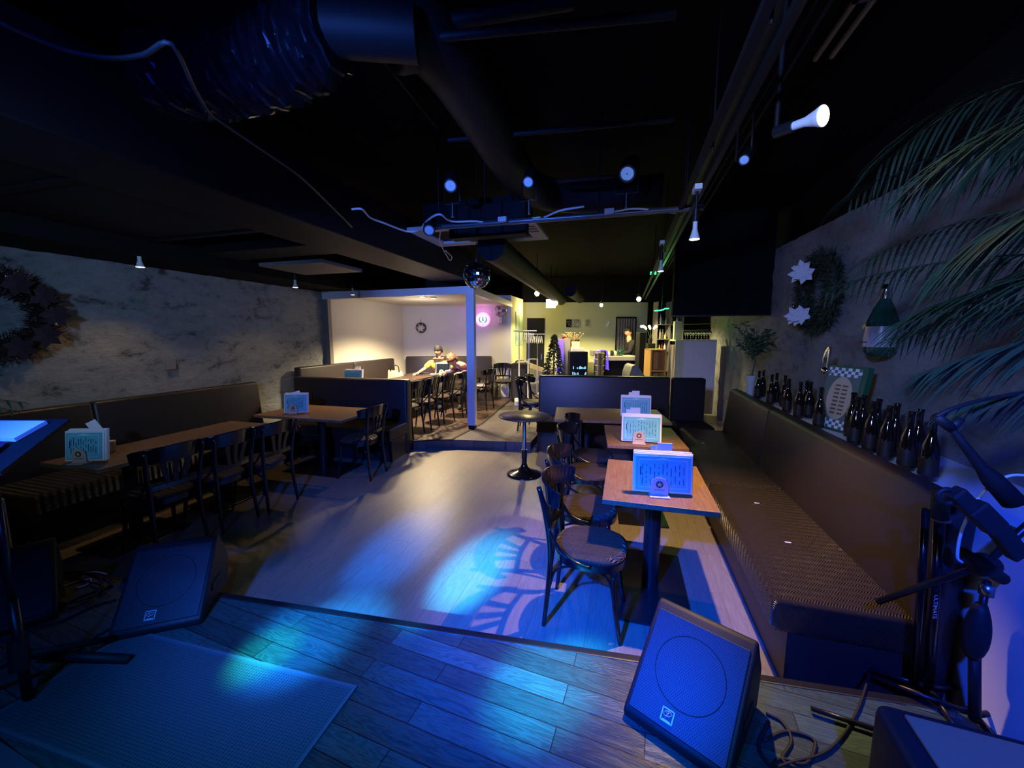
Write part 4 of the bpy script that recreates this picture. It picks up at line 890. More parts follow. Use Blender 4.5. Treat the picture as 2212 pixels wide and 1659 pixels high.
# wreaths
def wreath(name,c,rz,r,tube,label,col,n=2600,flowers=0,balls=0,red=0):
    t=thing(name,c,rz,label,'wreath'); mb=MB()
    for i in range(n):
        a=random.random()*2*PI; b=random.random()*2*PI; q=tube*random.uniform(.3,1)
        cx=(r+q*math.cos(b))*math.cos(a); cz=(r+q*math.cos(b))*math.sin(a); y=q*math.sin(b)*.7
        if y>tube*.5: y=tube*.5
        p=Vector((cx,y,cz)); d=Vector((math.cos(b)*math.cos(a)+random.gauss(0,.5),math.sin(b)*.7+random.gauss(0,.3)-.2,math.cos(b)*math.sin(a)+random.gauss(0,.5))).normalized()
        s=d.orthogonal().normalized()*.006; mb.add([p-s,p+s,p+d*random.uniform(.04,.09)],[(0,1,2)])
    mb.tube([(r*math.cos(2*PI*k/30),0,r*math.sin(2*PI*k/30)) for k in range(30)],tube*.45,8,closed=True)
    mb.build('needles',col,t)
    sg_=1 if rz<0 else -1
    def flower(a,rr,m,sz,nm):
        mb=MB(); cc=Vector((rr*math.cos(a),-tube*1.25,rr*math.sin(a)))
        for k in range(6):
            an=k*PI/3+a; d=Vector((math.cos(an)*.7,-.15+math.cos(an)*.7*sg_,math.sin(an))); s=Vector((-math.sin(an)*.7,-math.sin(an)*.7*sg_,math.cos(an)))
            mb.add([cc,cc+d*sz*.55+s*sz*.3,cc+d*sz,cc+d*sz*.55-s*sz*.3],[(0,1,2,3)])
        mb.build(nm,m,t)
    for a in (flowers or []): flower(a,r*random.uniform(.6,.8),M_petal,.10,'white_flower')
    for a in (red or []): flower(a,r*random.uniform(.85,1.1),mat('dark_red_petal',(.022,.002,.004),.7),.11,'red_flower')
    for a in (balls or []): MB().ball(((r+.01)*math.cos(a),-tube*.9,(r+.01)*math.sin(a)),.02,10,8).build('bauble',M_silver,t)
    return t
wreath('wall_wreath',(1.755,4.50,2.06),-PI/2,.30,.10,'dark evergreen wreath with white flowers on the right stone wall',M_wreath,flowers=[R(80),R(100),R(118),R(-80),R(-100),R(-118)],balls=[R(118),R(200)])
wreath('wall_wreath',(-5.02,1.93,1.83),PI/2,.30,.12,'dark red wreath on the left stone wall',mat('dark_red_needles',(.012,.003,.004),.8),red=[R(0),R(35),R(-40),R(70),R(-80),R(150),R(190)],balls=[R(-15),R(80),R(200)])
# big green bottle hung on the wall
t=thing('wall_bottle',(1.745,3.42,1.50),-PI/2,'big green glass bottle with pale label hung on the right wall','bottle')
MB().lathe([(.0001,.0),(.06,.0),(.09,.035),(.098,.13),(.088,.25),(.058,.34),(.028,.41),(.021,.48),(.023,.49),(.018,.50)],28).build('glass_body',M_green,t)
MB().lathe([(.0955,.07),(.0995,.13),(.094,.215)],28).build('paper_label',mat('blue_grey_label',(.30,.31,.38),.3),t); mb=MB(); mb.box(-.045,.03,-.1005,-.07,.10,.108); mb.build('label_stripe',M_ink,t); MB().ball((-.045,-.085,.215),.02,12,8,(1,.4,1)).build('seal',M_gold,t)
MB().lathe([(.030,.40),(.0245,.47),(.026,.505),(.0001,.512)],16).build('foil_neck',M_silver,t)
# small picture-less plate on the left wall
solo(MB().box(0,.02,-.05,.05,-.06,.06).build('wall_switch',M_grey,loc=at(368,787,X=-5.10),bevel=.004),'small faded switch plate on the left stone wall','switch')
# ================================================================ PALMS
def frond_mesh(base,tip,sag,nl,ll,w=.011,side=None):
    base,tip=Vector(base),Vector(tip); d=tip-base; mid=(base+tip)/2+Vector((0,0,sag)); mb=MB()
    pts=[base*(1-t)**2+mid*2*t*(1-t)+tip*t*t for t in [i/24 for i in range(25)]]
    mb.tube(pts,[.006*(1-i/27) for i in range(25)],6)
    def P(t): return base*(1-t)**2+mid*2*t*(1-t)+tip*t*t
    for k in range(nl):
        t=.12+.88*k/(nl-1); p=P(t); tan=(P(min(1,t+.02))-P(t-.02)).normalized(); up=Vector((0,0,1)); s=tan.cross(up).normalized()
        for sg in (-1,1):
            L=ll*(.55+.6*math.sin(PI*min(1,t*.8+.18)))*random.uniform(.85,1.1)*(1 if t<.9 else .7); dr=random.uniform(.5,.9)
            d0=(tan*.75+s*sg*.75+up*.12).normalized(); q=[]
            for j in range(5):
                u=j/4; q.append(p+d0*L*u-up*dr*L*u*u)
            wv=s.cross(d0).normalized() if False else tan
            ws=[w*.5,w,w*.95,w*.6,.0006]; vs=[]
            for j in range(5):
                tt=(q[min(4,j+1)]-q[max(0,j-1)]).normalized(); c=tt.cross(up+s*sg*.3).normalized(); vs+=[q[j]-c*ws[j]/1.6,q[j]+c*ws[j]/1.6]
            mb.add(vs,[(2*j,2*j+1,2*j+3,2*j+2) for j in range(4)],True)
    return mb
PB=Vector((1.62,1.15,.18))
t=thing('potted_palm',PB,0,'big potted palm with arching fronds at the right edge','palm')
MB().lathe([(.12,0),(.16,.30),(.17,.30),(.17,.32),(.15,.32),(.14,.28)],24).build('pot',M_matte,t)
crown=PB+Vector((0,0,1.50))
for k in range(4):
    a=k*1.6; MB().tube(smoothpath([(.04*math.cos(a),.04*math.sin(a),.28),(.07*math.cos(a),.07*math.sin(a),.9),(.05*math.cos(a)-.02,.05*math.sin(a),1.35)],6),.011,8).build('stem',M_leaf2,t)
tips=[((1840,430),1.95,.30,.27),((1880,560),1.8,.20,.25),((1790,625),1.95,.10,.20),((1905,355),1.7,.42,.28),((1960,420),1.45,.35,.27),((1960,690),1.5,.12,.26),((2010,800),1.35,.05,.22),((1930,730),1.75,.06,.22),((2060,560),1.3,.25,.28),((2100,330),1.5,.35,.30),((2060,880),1.3,-.02,.18),((2190,300),1.6,.35,.3),((2090,660),1.5,.18,.26)]
for (px,py),D,sag,ll in tips:
    frond_mesh(crown-PB,at(px,py,D=D)-PB,sag*1.5+.12,38,ll*1.12,.008).build('frond',M_leaf,t)
p=at(-60,850,Y=1.35); PB2=Vector((-4.75,.75,.181))
t=thing('potted_palm',PB2,0,'palm at the left edge, only frond tips in view','palm'); MB().lathe([(.12,0),(.16,.30),(.14,.28)],20).build('pot',M_matte,t); MB().cyl((0,0,.28),(0,0,1.0),.02,8).build('stem',M_leaf2,t)
for (px,py,Y) in [(40,868,1.5),(20,885,1.45)]: frond_mesh((0,0,1.0),at(px,py,Y=Y)-PB2,.18,20,.14).build('frond',M_leaf,t)
# ================================================================ STAGE GEAR
def make_wedge(label,loc,rz,dim=.375):
    t=thing('floor_monitor',loc,rz,label,'stage monitor','black wedge stage monitors'); W=.375
    pr=[(.0,.0),(.0,.035),(.30,.325),(.33,.33),(.44,.15),(.40,.0)]
    vs=[(x,y,z) for x in (0,W) for y,z in pr]; n=6; cols=.012
    MB().add(vs,[tuple(range(n)),tuple(range(2*n-1,n-1,-1))]+[(i,n+i,n+(i+1)%n,(i+1)%n) for i in range(n)]).build('cabinet',mat('monitor_cabinet',(.010,.010,.012),.55,bump=(220,.5,.001)),t,bevel=.012,seg=3)
    ax=Vector((0,.30,.29)).normalized(); nn=Vector((0,-.29,.30)).normalized(); L=.40
    Tg=Matrix(((1,ax.x,nn.x,0.0),(0,ax.y,nn.y,.005),(0,ax.z,nn.z,.038),(0,0,0,1)))
    MB().box(.016,W-.016,.012,L-.012,.0,.006,Tg).build('grille',M_grille,t,bevel=.003)
    mb=MB(); mb.tube([(W*.5+.125*math.cos(a),.215+.125*math.sin(a),.0052) for a in [2*PI*k/40 for k in range(40)]],.0018,6,closed=True); mb2=MB(); mb2.M=Tg; mb2.add([Vector(v) for v in mb.v],mb.f,True); mb2.build('woofer_ring',M_matte,t)
    mb=MB(); mb.M=Tg; c=(.155,.055)
    # square badge with a drawn monogram
    s=.022
    for q in ((-s,s,-s,-s+.004),(-s,s,s-.004,s),(-s,-s+.004,-s,s),(s-.004,s,-s,s)): mb.box(c[0]+q[0],c[0]+q[1],c[1]+q[2],c[1]+q[3],.006,.0085)
    mb.box(c[0]-.014,c[0]+.014,c[1]-.018,c[1]-.014,.006,.0085)
    loop=[(-.012,.010),(-.004,.013),(.008,.013),(.013,.007),(.008,.0),(.0,-.002),(-.005,-.001)]
    mb.tube([(c[0]+x,c[1]+y,.008) for x,y in smoothpath([(x,y,0) for x,y in loop],4) and [(v.x,v.y) for v in smoothpath([(x,y,0) for x,y in loop],4)]],.0018,6)
    mb.tube([(c[0]+.002,c[1]+.010,.008),(c[0]-.002,c[1]-.004,.008),(c[0]-.006,c[1]-.014,.008)],.0018,6)
    mb.tube([(v.x+c[0],v.y+c[1],.008) for v in smoothpath([(-.002,.006,0),(-.010,.010,0),(-.014,.004,0),(-.010,-.003,0),(-.002,-.004,0)],4)],.0015,6)
    mb.build('badge',mat('badge_silver',(.45,.47,.5),.35,.4),t)
    MB().box(W-.002,W+.006,.16,.28,.08,.12).build('side_handle',M_rubber,t,bevel=.003)
    return t
M_grille=mat('perforated_grille',(.028,.028,.034),.42,.2,spec=.6)
nt=M_grille.node_tree; L_=nt.links.new; tc=N(nt,'ShaderNodeTexCoord'); mp=N(nt,'ShaderNodeMapping'); mp.inputs['Rotation'].default_value=(R(45),0,0)
L_(tc.outputs['Object'],mp.inputs['Vector'])
sep=N(nt,'ShaderNodeSeparateXYZ'); L_(mp.outputs[0],sep.inputs[0])
def m_(op,a,b=None):
    q=N(nt,'ShaderNodeMath',operation=op)
    for i,v in enumerate((a,b)):
        if v is None: continue
        if isinstance(v,(int,float)): q.inputs[i].default_value=v
        else: L_(v,q.inputs[i])
    return q.outputs[0]
P_=.0085
def dots(ox,oy):
    # distance to the nearest centre of a rectangular lattice: a hexagonal pattern is two of these
    fx=m_('SUBTRACT',m_('FRACT',m_('ADD',m_('DIVIDE',sep.outputs['X'],P_),ox)),.5); fy=m_('SUBTRACT',m_('FRACT',m_('ADD',m_('DIVIDE',gy,P_*1.732),oy)),.5)
    fy=m_('MULTIPLY',fy,1.732); return m_('SQRT',m_('ADD',m_('MULTIPLY',fx,fx),m_('MULTIPLY',fy,fy)))
sep0=N(nt,'ShaderNodeSeparateXYZ'); L_(tc.outputs['Object'],sep0.inputs[0]); gy=m_('MULTIPLY',m_('ADD',sep0.outputs['Y'],sep0.outputs['Z']),.7071)
dmin=m_('MINIMUM',dots(0,0),dots(.5,.5)); hole=m_('LESS_THAN',dmin,.33)
mx=N(nt,'ShaderNodeMix',data_type='RGBA'); mx.inputs['A'].default_value=(.028,.028,.034,1); mx.inputs['B'].default_value=(.0015,.0015,.002,1); L_(hole,mx.inputs['Factor']); L_(mx.outputs['Result'],nt.nodes['Principled BSDF'].inputs['Base Color'])
bp=N(nt,'ShaderNodeBump',invert=True); bp.inputs['Strength'].default_value=.8; bp.inputs['Distance'].default_value=.002; L_(hole,bp.inputs['Height']); L_(bp.outputs[0],nt.nodes['Principled BSDF'].inputs['Normal'])
wd=make_wedge('black wedge stage monitor at the lower right, grille lit blue',(.037,1.413,.181),R(-26.9))
wl=make_wedge('black wedge stage monitor at the lower left beside the ribbed mat',(-2.339,1.085,.181),R(36))
# third monitor at the far left edge
p=at(20,1300,Z=.181); t=make_wedge('black speaker at the far left edge with a pale corner mark',(-2.98,.80,.181),R(62)); t.scale=(1,1,1)
# white box at the left edge, beside the bench
p=at(0,1150,X=-4.1); solo(MB().box(-4.55,at(17,1110,Y=1.52).x,1.38,1.52,0,at(17,1077,Y=1.52).z).build('white_box',M_white,bevel=.01),'white box at the left edge beside the end of the bench','box')
# mats
t=thing('ribbed_mat',(-2.30,.70,.1805),R(2),'grey-blue ribbed mat lying on the stage','mat')
mb=MB(); mb.box(0,1.27,0,.47,0,.004); 
for k in range(40): mb.box(.012,1.258,.010+k*.0114,.0165+k*.0114,.004,.0068)
mb.build('ribbed_surface',M_rib,t)
mb=MB(); [mb.box(.012+k*.0135,.0155+k*.0135,.010,.46,.0068,.0080) for k in range(92)]; mb.build('cross_ribs',M_rib,t)
mb=MB(); mb.box(-.012,1.282,-.012,.0,0,.008); mb.box(-.012,1.282,.47,.482,0,.008); mb.box(-.012,0,0,.47,0,.008); mb.box(1.27,1.282,0,.47,0,.008); mb.build('edging',mat('mat_edging',(.12,.15,.18),.7),t)
o=MB().box(0,1.5,0,.30,0,.012).build('smooth_mat',mat('smooth_mat',(.10,.12,.16),.7),loc=(-2.6,.395,.181),bevel=.004); o.rotation_euler=(0,0,R(-3)); tag(o,'smooth blue-lit mat in the bottom left corner below the ribbed mat','mat')
# music stand, left foreground
foot=at(62,1515,Z=.185); hub=at(30,1180,D=foot.y*math.cos(YAW)-foot.x*math.sin(YAW)); 
t=thing('music_stand',(foot.x,foot.y,.181),0,'black music stand with papers, cut by the left edge','music stand')
O=Vector((foot.x,foot.y,.181)); hp=at(18,1160,D=1.22)
hp=Vector((foot.x-.12,foot.y+.05,1.05))
MB().tube([Vector((0,0,.02)),Vector((-.05,.02,.42))],.016,10).build('lower_pole',M_bsteel,t); MB().tube([Vector((-.05,.02,.40)),hp-O],.012,10).build('upper_pole',M_bsteel,t)
lg=at(280,1424,Z=.20); MB().tube([at(55,1412,Z=.26)-O,(lg-O)],.020,10).build('foot',M_rubber,t); MB().tube([Vector((-.03,.0,.2)),Vector((-.30,-.15,.01))],.014,8).build('foot',M_rubber,t); MB().tube([Vector((-.03,.0,.2)),Vector((-.05,.33,.01))],.014,8).build('foot',M_rubber,t)
MB().cyl((-.025,.0,.14),(-.045,.015,.26),.03,12).build('hub',M_rubber,t)
# tray: tilted desk
c=[at(-60,905,D=1.35),at(150,905,D=1.28),at(0,1020,D=1.0),at(-260,1010,D=1.05)]; nrmt=(c[1]-c[0]).cross(c[3]-c[0]).normalized(); nrmt= nrmt if nrmt.z>0 else -nrmt
vs=[v-O for v in c]+[v-O-nrmt*.012 for v in c]; MB().add(vs,[(0,1,2,3),(7,6,5,4),(0,4,5,1),(1,5,6,2),(2,6,7,3),(3,7,4,0)]).build('desk',M_matte,t)
def on(u,v,h=.0): return c[0]*(1-u)*(1-v)+c[1]*u*(1-v)+c[2]*u*v+c[3]*(1-u)*v+nrmt*h
def sheet(name,uv,h,th,m,l,cat):
    q=[on(*k,h) for k in uv]+[on(*k,h+th) for k in uv]; o=MB().add(q,[(3,2,1,0),(4,5,6,7),(0,1,5,4),(1,2,6,5),(2,3,7,6),(3,0,4,7)]).build(name,m); tag(o,l,cat); return o
sheet('song_sheets',[(.35,.12),(.86,.12),(.80,.50),(.25,.48)],.001,.012,M_paper,'stack of pale papers lit blue on the left music stand','paper')
sheet('dark_folder',[(.1,.52),(.78,.55),(.80,.9),(.1,.9)],.001,.010,mat('plum_folder',(.06,.03,.06),.5),'dark folder on the music stand below the papers','folder')
# mic stands at the right
def tub(pts,r,name,m,t,seg=10,sm=0):
    pts=[Vector(p)-O for p in pts]; 
    if sm: pts=smoothpath(pts,sm)
    return MB().tube(pts,r,seg).build(name,m,t)
D1=1.30
f1=at(2098,1600,D=D1); O=Vector((f1.x,f1.y,.181))
t=thing('microphone_stand',O,0,'black boom microphone stand in front of the white ledge at the right','microphone stand')
tub([O+Vector((0,0,.03)),at(2105,1400,D=D1)],.017,'lower_tube',M_rubber,t); tub([at(2104,1405,D=D1),at(2132,1255,D=D1)],.0115,'upper_tube',M_bsteel,t)
a,b=at(2100,1420,D=D1),at(2120,1305,D=D1); q=[a.lerp(b,k/8)-O for k in range(9)]; MB().tube(q,[.018,.028,.034,.036,.036,.034,.03,.024,.016],14).build('clutch_grip',M_rubber,t)
tub([at(2134,1262,D=D1),at(2130,1285,D=D1)],.020,'collar',M_steel,t)
hd=at(2125,1220,D=D1)
MB().ball(hd-O,.045,14,10,(1.15,.7,.95)).build('boom_joint',M_rubber,t,bevel=0); tub([at(2080,1195,D=D1),at(2165,1250,D=D1)],.022,'boom_knob',M_rubber,t)
tub([at(1895,1300,D=D1+.18),hd,at(2260,1100,D=D1-.1)],.0125,'boom_arm',M_bsteel,t)
for k in range(3):
    a=k*2*PI/3+.5; MB().tube([(0,0,.05),(.30*math.cos(a),.30*math.sin(a),.008)],.010,8).build('leg',M_bsteel,t)
# second straight double-tube stand
D2=1.42; f2=at(1998,1545,D=D2); O=Vector((f2.x,f2.y,.181))
t=thing('microphone_stand',O,0,'upright double tube stand with pale lettering beside the end of the bench','microphone stand')
tub([O+Vector((0,0,.0)),at(2030,1120,D=D2)],.017,'lower_tube',M_black,t); tub([O+Vector((-.045,0,.0)),at(2000,1100,D=D2)],.013,'second_tube',M_black,t)
tub([at(2030,1120,D=D2),at(2032,1060,D=D2)],.026,'clutch',M_rubber,t); tub([at(2020,1085,D=D2),at(2090,1083,D=D2-.03)],.020,'knob',M_rubber,t,sm=0)
tub([at(2033,1118,D=D2),at(2033,1124,D=D2)],.0275,'steel_ring',M_steel,t)
q=at(2036,1235,D=D2)-O; MB().tube([q+Vector((0,0,.1)),q+Vector((0,0,.06)),q,q-Vector((.0,0,.1))],[.014,.026,.028,.016],12).build('grip',M_rubber,t)
mb=MB(); ax_=(at(2030,1120,D=D2)-(O)).normalized(); sidev=Vector((math.cos(YAW),math.sin(YAW),0)); nrm2=sidev.cross(ax_).normalized(); nrm2=nrm2 if nrm2.y<0 else -nrm2
pc=at(2010,1305,D=D2)-O; Tm=Matrix(((-ax_.x,sidev.x,nrm2.x,pc.x+nrm2.x*.0172),(-ax_.y,sidev.y,nrm2.y,pc.y+nrm2.y*.0172),(-ax_.z,sidev.z,nrm2.z,pc.z+nrm2.z*.0172),(0,0,0,1)))
text_geo(mb,'ULTIMATE',.022,Tm); mb.build('lettering',mat('pale_lettering',(.35,.38,.45),.5),t)
for k in range(3):
    a=k*2*PI/3+2.6; MB().tube([(0,0,.05),(.17*math.cos(a),.17*math.sin(a),.008)],.010,8).build('leg',M_bsteel,t)
# microphone in its clip hanging over from the right
O=at(2110,1000,D=1.12); t=thing('microphone',O,0,'black handheld-style microphone and clip slanting in from the right edge','microphone')
A0,A1,A2,A3=at(2022,900,D=1.16),at(2055,925,D=1.16),at(2120,1010,D=1.13),at(2190,1085,D=1.10)
q=[v-O for v in (A1,A1.lerp(A2,.5),A2,A2.lerp(A3,.35),A3)]; MB().tube(q,[.010,.012,.015,.026,.029],14).build('body',M_matte,t)
tub([A0,A1],.014,'connector',M_rubber,t); tub([A1,at(2075,905,D=1.16)],.012,'clip_wing',M_rubber,t)
for i_,(a_,b_,w_) in enumerate([((2062,1062),(2098,1098),.045),((2105,1095),(2150,1140),.060),((2150,1135),(2200,1200),.050)]): MB().strip([at(*a_,D=1.11)-O,at(*b_,D=1.11)-O],w_,.035,(0.3,0,1)).build('clip_block',M_rubber,t,bevel=.006)
mb=MB(); mb.tube([at(2045,1072,D=1.12)-O+Vector((.022*math.cos(a)*math.cos(YAW),0,.022*math.sin(a))) for a in [2*PI*k/16 for k in range(16)]],.007,8,closed=True); mb.build('clip_ring',M_rubber,t)
solo(MB().tube(smoothpath([A0,at(2060,882,D=1.15),at(2130,862,D=1.15),at(2240,845,D=1.15)],6),.006,8).build('microphone_cable',M_rubber),'black cable arching from the microphone to the right edge','cable')
solo(MB().tube(smoothpath([at(2240,1030,D=1.16),at(2180,1028,D=1.16),at(2125,1062,D=1.17),at(2080,1140,D=1.19),at(2068,1200,D=1.2),at(2078,1215,D=1.2)],6),.0042,8).build('white_cable',M_white),'white cable hanging in a curve before the white ledge','cable')
# amplifier case bottom right
a=at(1985,1553,Z=.60); t=thing('equipment_case',(a.x-.03,a.y+.02,.181),R(-4),'black case with a pinkish brown top panel in the bottom right corner','case')
MB().box(-.05,.65,-.45,.03,0,.41).build('case_body',mat('case_tolex',(.02,.02,.025),.5,bump=(300,.5,.001)),t,bevel=.03,seg=4)
MB().box(.0,.62,-.42,-.015,.41,.422).build('top_panel',M_brass,t,bevel=.004)
mb=MB(); mb.tube([(-.055,-.42,.2),(-.065,-.3,.24),(-.065,-.2,.24),(-.055,-.1,.2)],.009,8); mb.build('side_strap',M_rubber,t)
# cables on the floor and stage
def coil(name,c,n,r,label,m,seedv,sp=.12,zz=.188):
    rr=random.Random(seedv); pts=[]
    for k in range(n): a=k*1.15+rr.random()*.5; q=r*rr.uniform(.5,1.15); pts.append((c[0]+q*math.cos(a)*1.6,c[1]+q*math.sin(a)*.8,zz+rr.random()*.02))
    solo(MB().tube(smoothpath(pts,7),.0055,7).build(name,m),label,'cable','tangled cables on the stage')
cl=at(150,1275,Z=.185); coil('cable_coil',cl,16,.17,'black cable tangle left of the lower left monitor',M_rubber,3); coil('cable_coil',at(60,1290,Z=.185),12,.13,'black cable coil at the far left of the stage',M_rubber,9)
def line(pts,r,label,m=None,z=.187,n=6): return solo(MB().tube(smoothpath([at(x,y,Z=z) for x,y in pts],n),r,7).build('floor_cable',m or M_rubber),label,'cable','tangled cables on the stage')
line([(35,1300),(80,1298),(115,1270),(150,1248),(200,1236),(230,1240)],.0045,'white cable lying in the tangle left of the lower left monitor',M_white)
line([(20,1310),(60,1303),(100,1285),(150,1262),(195,1250),(190,1262),(160,1272)],.0045,'second white cable looping in the cable tangle',M_white)
line([(0,1350),(90,1330),(170,1290),(245,1265)],.006,'black cable running left above the mat'); line([(0,1365),(120,1345),(200,1310),(250,1295)],.006,'black cable running just above the ribbed mat'); line([(0,1530),(60,1500),(130,1440),(200,1380),(235,1360)],.006,'black cable crossing under the music stand foot')
line([(1655,1540),(1690,1560),(1710,1600),(1690,1640),(1720,1659)],.006,'black cable curling behind the right monitor'); line([(1650,1600),(1700,1580),(1760,1600),(1740,1650),(1680,1640),(1660,1700)],.006,'blue-lit cable loop behind the right monitor')
line([(1600,1690),(1700,1650),(1790,1620),(1850,1540),(1880,1450)],.005,'thin cable running from the monitor up toward the bench end',z=.19)
line([(1660,1560),(1640,1620),(1700,1690)],.007,'short thick cable at the back of the right monitor')
solo(MB().tube([at(1752,1530,Z=.20),at(1930,1588,Z=.20)],.009,8).build('stand_leg_rod',M_bsteel),'thin black rod lying on the stage before the bench end','rod')
# ================================================================ PEOPLE
def skin_mesh(verts,edges,sub=1):
    """verts: name -> (xyz, radius); returns evaluated (verts, faces)"""
    names=list(verts); me=bpy.data.meshes.new('tmp'); me.from_pydata([verts[n][0] for n in names],[(names.index(a),names.index(b)) for a,b in edges],[])
    o=bpy.data.objects.new('tmp',me); COL.objects.link(o); m=o.modifiers.new('s','SKIN'); m.use_smooth_shade=True; m.branch_smoothing=.6
    for i,n in enumerate(names):
        r=verts[n][1]; r=r if isinstance(r,tuple) else (r,r); me.skin_vertices[0].data[i].radius=r
    me.skin_vertices[0].data[0].use_root=True
    s=o.modifiers.new('ss','SUBSURF'); s.levels=sub; s.render_levels=sub
    ev=bpy.data.meshes.new_from_object(o.evaluated_get(bpy.context.evaluated_depsgraph_get()))
    out=([v.co.copy() for v in ev.vertices],[tuple(p.vertices) for p in ev.polygons])
    bpy.data.objects.remove(o); bpy.data.meshes.remove(me); bpy.data.meshes.remove(ev); return out
def head_geo(mb,T):
    """head about 0.23 high, looking along -Y, centre at the origin"""
    nu,nv=32,22; vs=[]
    for j in range(nv+1):
        ph=PI*j/nv
        for i in range(nu):
            th=2*PI*i/nu; x=math.sin(ph)*math.sin(th); y=-math.sin(ph)*math.cos(th); z=math.cos(ph)
            jaw=1-.25*max(0,-z)**1.3; px,py,pz=x*.075*jaw,y*.092*(1-.12*max(0,-z)),z*.115
            if y<0:
                f=max(0,-y)
                py-=.020*f**3*math.exp(-((x/.20)**2))*math.exp(-(((z+.12)/.20)**2))          # nose
                py+=.008*f*math.exp(-(((abs(x)-.38)/.17)**2))*math.exp(-(((z-.06)/.11)**2))   # eye sockets
                py-=.006*f*math.exp(-(((z-.25)/.1)**2)); py-=.006*f*math.exp(-((x/.3)**2))*math.exp(-(((z+.78)/.15)**2))
            vs.append((px,py,pz))
    fs=[(j*nu+i,(j+1)*nu+i,(j+1)*nu+(i+1)%nu,j*nu+(i+1)%nu) for j in range(nv) for i in range(nu)]
    mb.cur=0; mb.add(vs,fs,True,T)
    for s in (-1,1):
        mb.cur=0; mb.ball((0,0,0),.02,10,8,m=T@Matrix.Translation((s*.073,.008,-.005))@Matrix.Diagonal((.4,.8,1.4,1)))
        mb.cur=1; mb.ball((0,0,0),.0085,10,7,m=T@Matrix.Translation((s*.028,-.080,.008))@Matrix.Diagonal((1.4,.6,.6,1)))
        mb.box(s*.028-.014,s*.028+.014,-.0875,-.080,.026,.031,T)
    mb.cur=2; mb.ball((0,0,0),.018,10,7,m=T@Matrix.Translation((0,-.083,-.056))@Matrix.Diagonal((1.2,.5,.38,1)))
    mb.cur=0
def hand(V,E,root,pre,p,d,up,sc=1.0):
    """palm and five separate curled fingers grown from the wrist joint"""
    d=Vector(d).normalized(); up=Vector(up).normalized(); s=d.cross(up).normalized()
    V[pre+'palm']=(Vector(p)+d*.045*sc,(.030*sc,.016*sc)); E.append((root,pre+'palm'))
    for k,(off,ln) in enumerate([(-.027,.062),(-.009,.074),(.009,.070),(.027,.055)]):
        b=Vector(p)+d*.085*sc+s*off*sc
        V[f'{pre}k{k}']=(b,.0095*sc); V[f'{pre}m{k}']=(b+d*ln*.5*sc-up*.010*sc,.0085*sc); V[f'{pre}t{k}']=(b+d*ln*.85*sc-up*.032*sc,.007*sc)
        E+= [(pre+'palm',f'{pre}k{k}'),(f'{pre}k{k}',f'{pre}m{k}'),(f'{pre}m{k}',f'{pre}t{k}')]
    b=Vector(p)+d*.025*sc-s*.032*sc; V[pre+'h0']=(b,.011*sc); V[pre+'h1']=(b+d*.035*sc-s*.022*sc-up*.012*sc,.009*sc); E+=[(pre+'palm',pre+'h0'),(pre+'h0',pre+'h1')]
def person(label,loc,rz,J,head_T,skin_r=1.0):
    t=thing('person',loc,rz,label,'person')
    V={'col':(Vector(J['che']).lerp(Vector(J['nek']),.5),(.10,.08)),'pel':(J['pel'],(.13,.11)),'bel':(J['bel'],(.125,.10)),'che':(J['che'],(.14,.10)),'nek':(J['nek'],.052),'hed':(J['hed'],.055)}
    E=[('pel','bel'),('bel','che'),('che','col'),('col','nek'),('nek','hed')]
    for s in 'LR':
        V['sh'+s]=(J['sh'+s],.055); V['el'+s]=(J['el'+s],.040); V['wr'+s]=(J['wr'+s],.026); E+=[('che','sh'+s),('sh'+s,'el'+s),('el'+s,'wr'+s)]
        d=Vector(J['wr'+s])-Vector(J['el'+s]); hand(V,E,'wr'+s,'h'+s,J['wr'+s],J.get('hd'+s,d),J.get('up'+s,(0,0,1)))
        V['hi'+s]=(J['hi'+s],.085); V['kn'+s]=(J['kn'+s],.058); V['an'+s]=(J['an'+s],.042); V['to'+s]=(Vector(J['an'+s])+Vector(J['to']),.035); E+=[('pel','hi'+s),('hi'+s,'kn'+s),('kn'+s,'an'+s),('an'+s,'to'+s)]
    vs,fs=skin_mesh(V,E); mb=MB(); mb.add(vs,fs,True); head_geo(mb,head_T)
    mb.build('body',[M_skin,M_hair,M_lip],t)
    return t,V
def garment(t,name,V,keys,edges,grow,m,extra={}):
    vv={}
    for k in keys:
        p,r=extra.get(k,V[k]) if k in extra else V[k]; r=r if isinstance(r,tuple) else (r,r); vv[k]=(p,(r[0]+grow,r[1]+grow))
    vs,fs=skin_mesh(vv,edges,1); MB().add(vs,fs,True).build(name,m,t)
def hair_cap(t,T,m,grow=1.12,low=-.15,front=.28,rough=.006,name='hair',curly=0):
    nu,nv=40,20; vs=[];idx={};fs=[]
    for j in range(nv+1):
        ph=PI*j/nv
        for i in range(nu):
            th=2*PI*i/nu; x=math.sin(ph)*math.sin(th); y=-math.sin(ph)*math.cos(th); z=math.cos(ph)
            lim=front if y<-.25 else (low+(front-low)*max(0,min(1,(-y+.05)/.3)))
            if z<lim-.10: z2=lim-.10; k=1.0; 
            g=grow+curly*abs(noise.noise(Vector((x,y,z))*5))+rough*8*noise.noise(Vector((x*9,y*3,z*3)))
            lim+=.12*noise.noise(Vector((x*8,y*8,3)))
            if z<lim: g=.93
            vs.append((x*.076*g,y*.094*g,z*.117*g+(.0)))
    for j in range(nv):
        for i in range(nu):
            a,b,c,d=j*nu+i,(j+1)*nu+i,(j+1)*nu+(i+1)%nu,j*nu+(i+1)%nu
            fs.append((a,b,c,d))
    keep=[f for f in fs if any((Vector(vs[k]).length>0 and vs[k][2]/.117>=(front if vs[k][1]<-.024 else low)-.12) for k in f)]
    MB().add(vs,keep,True,T).build(name,m,t)
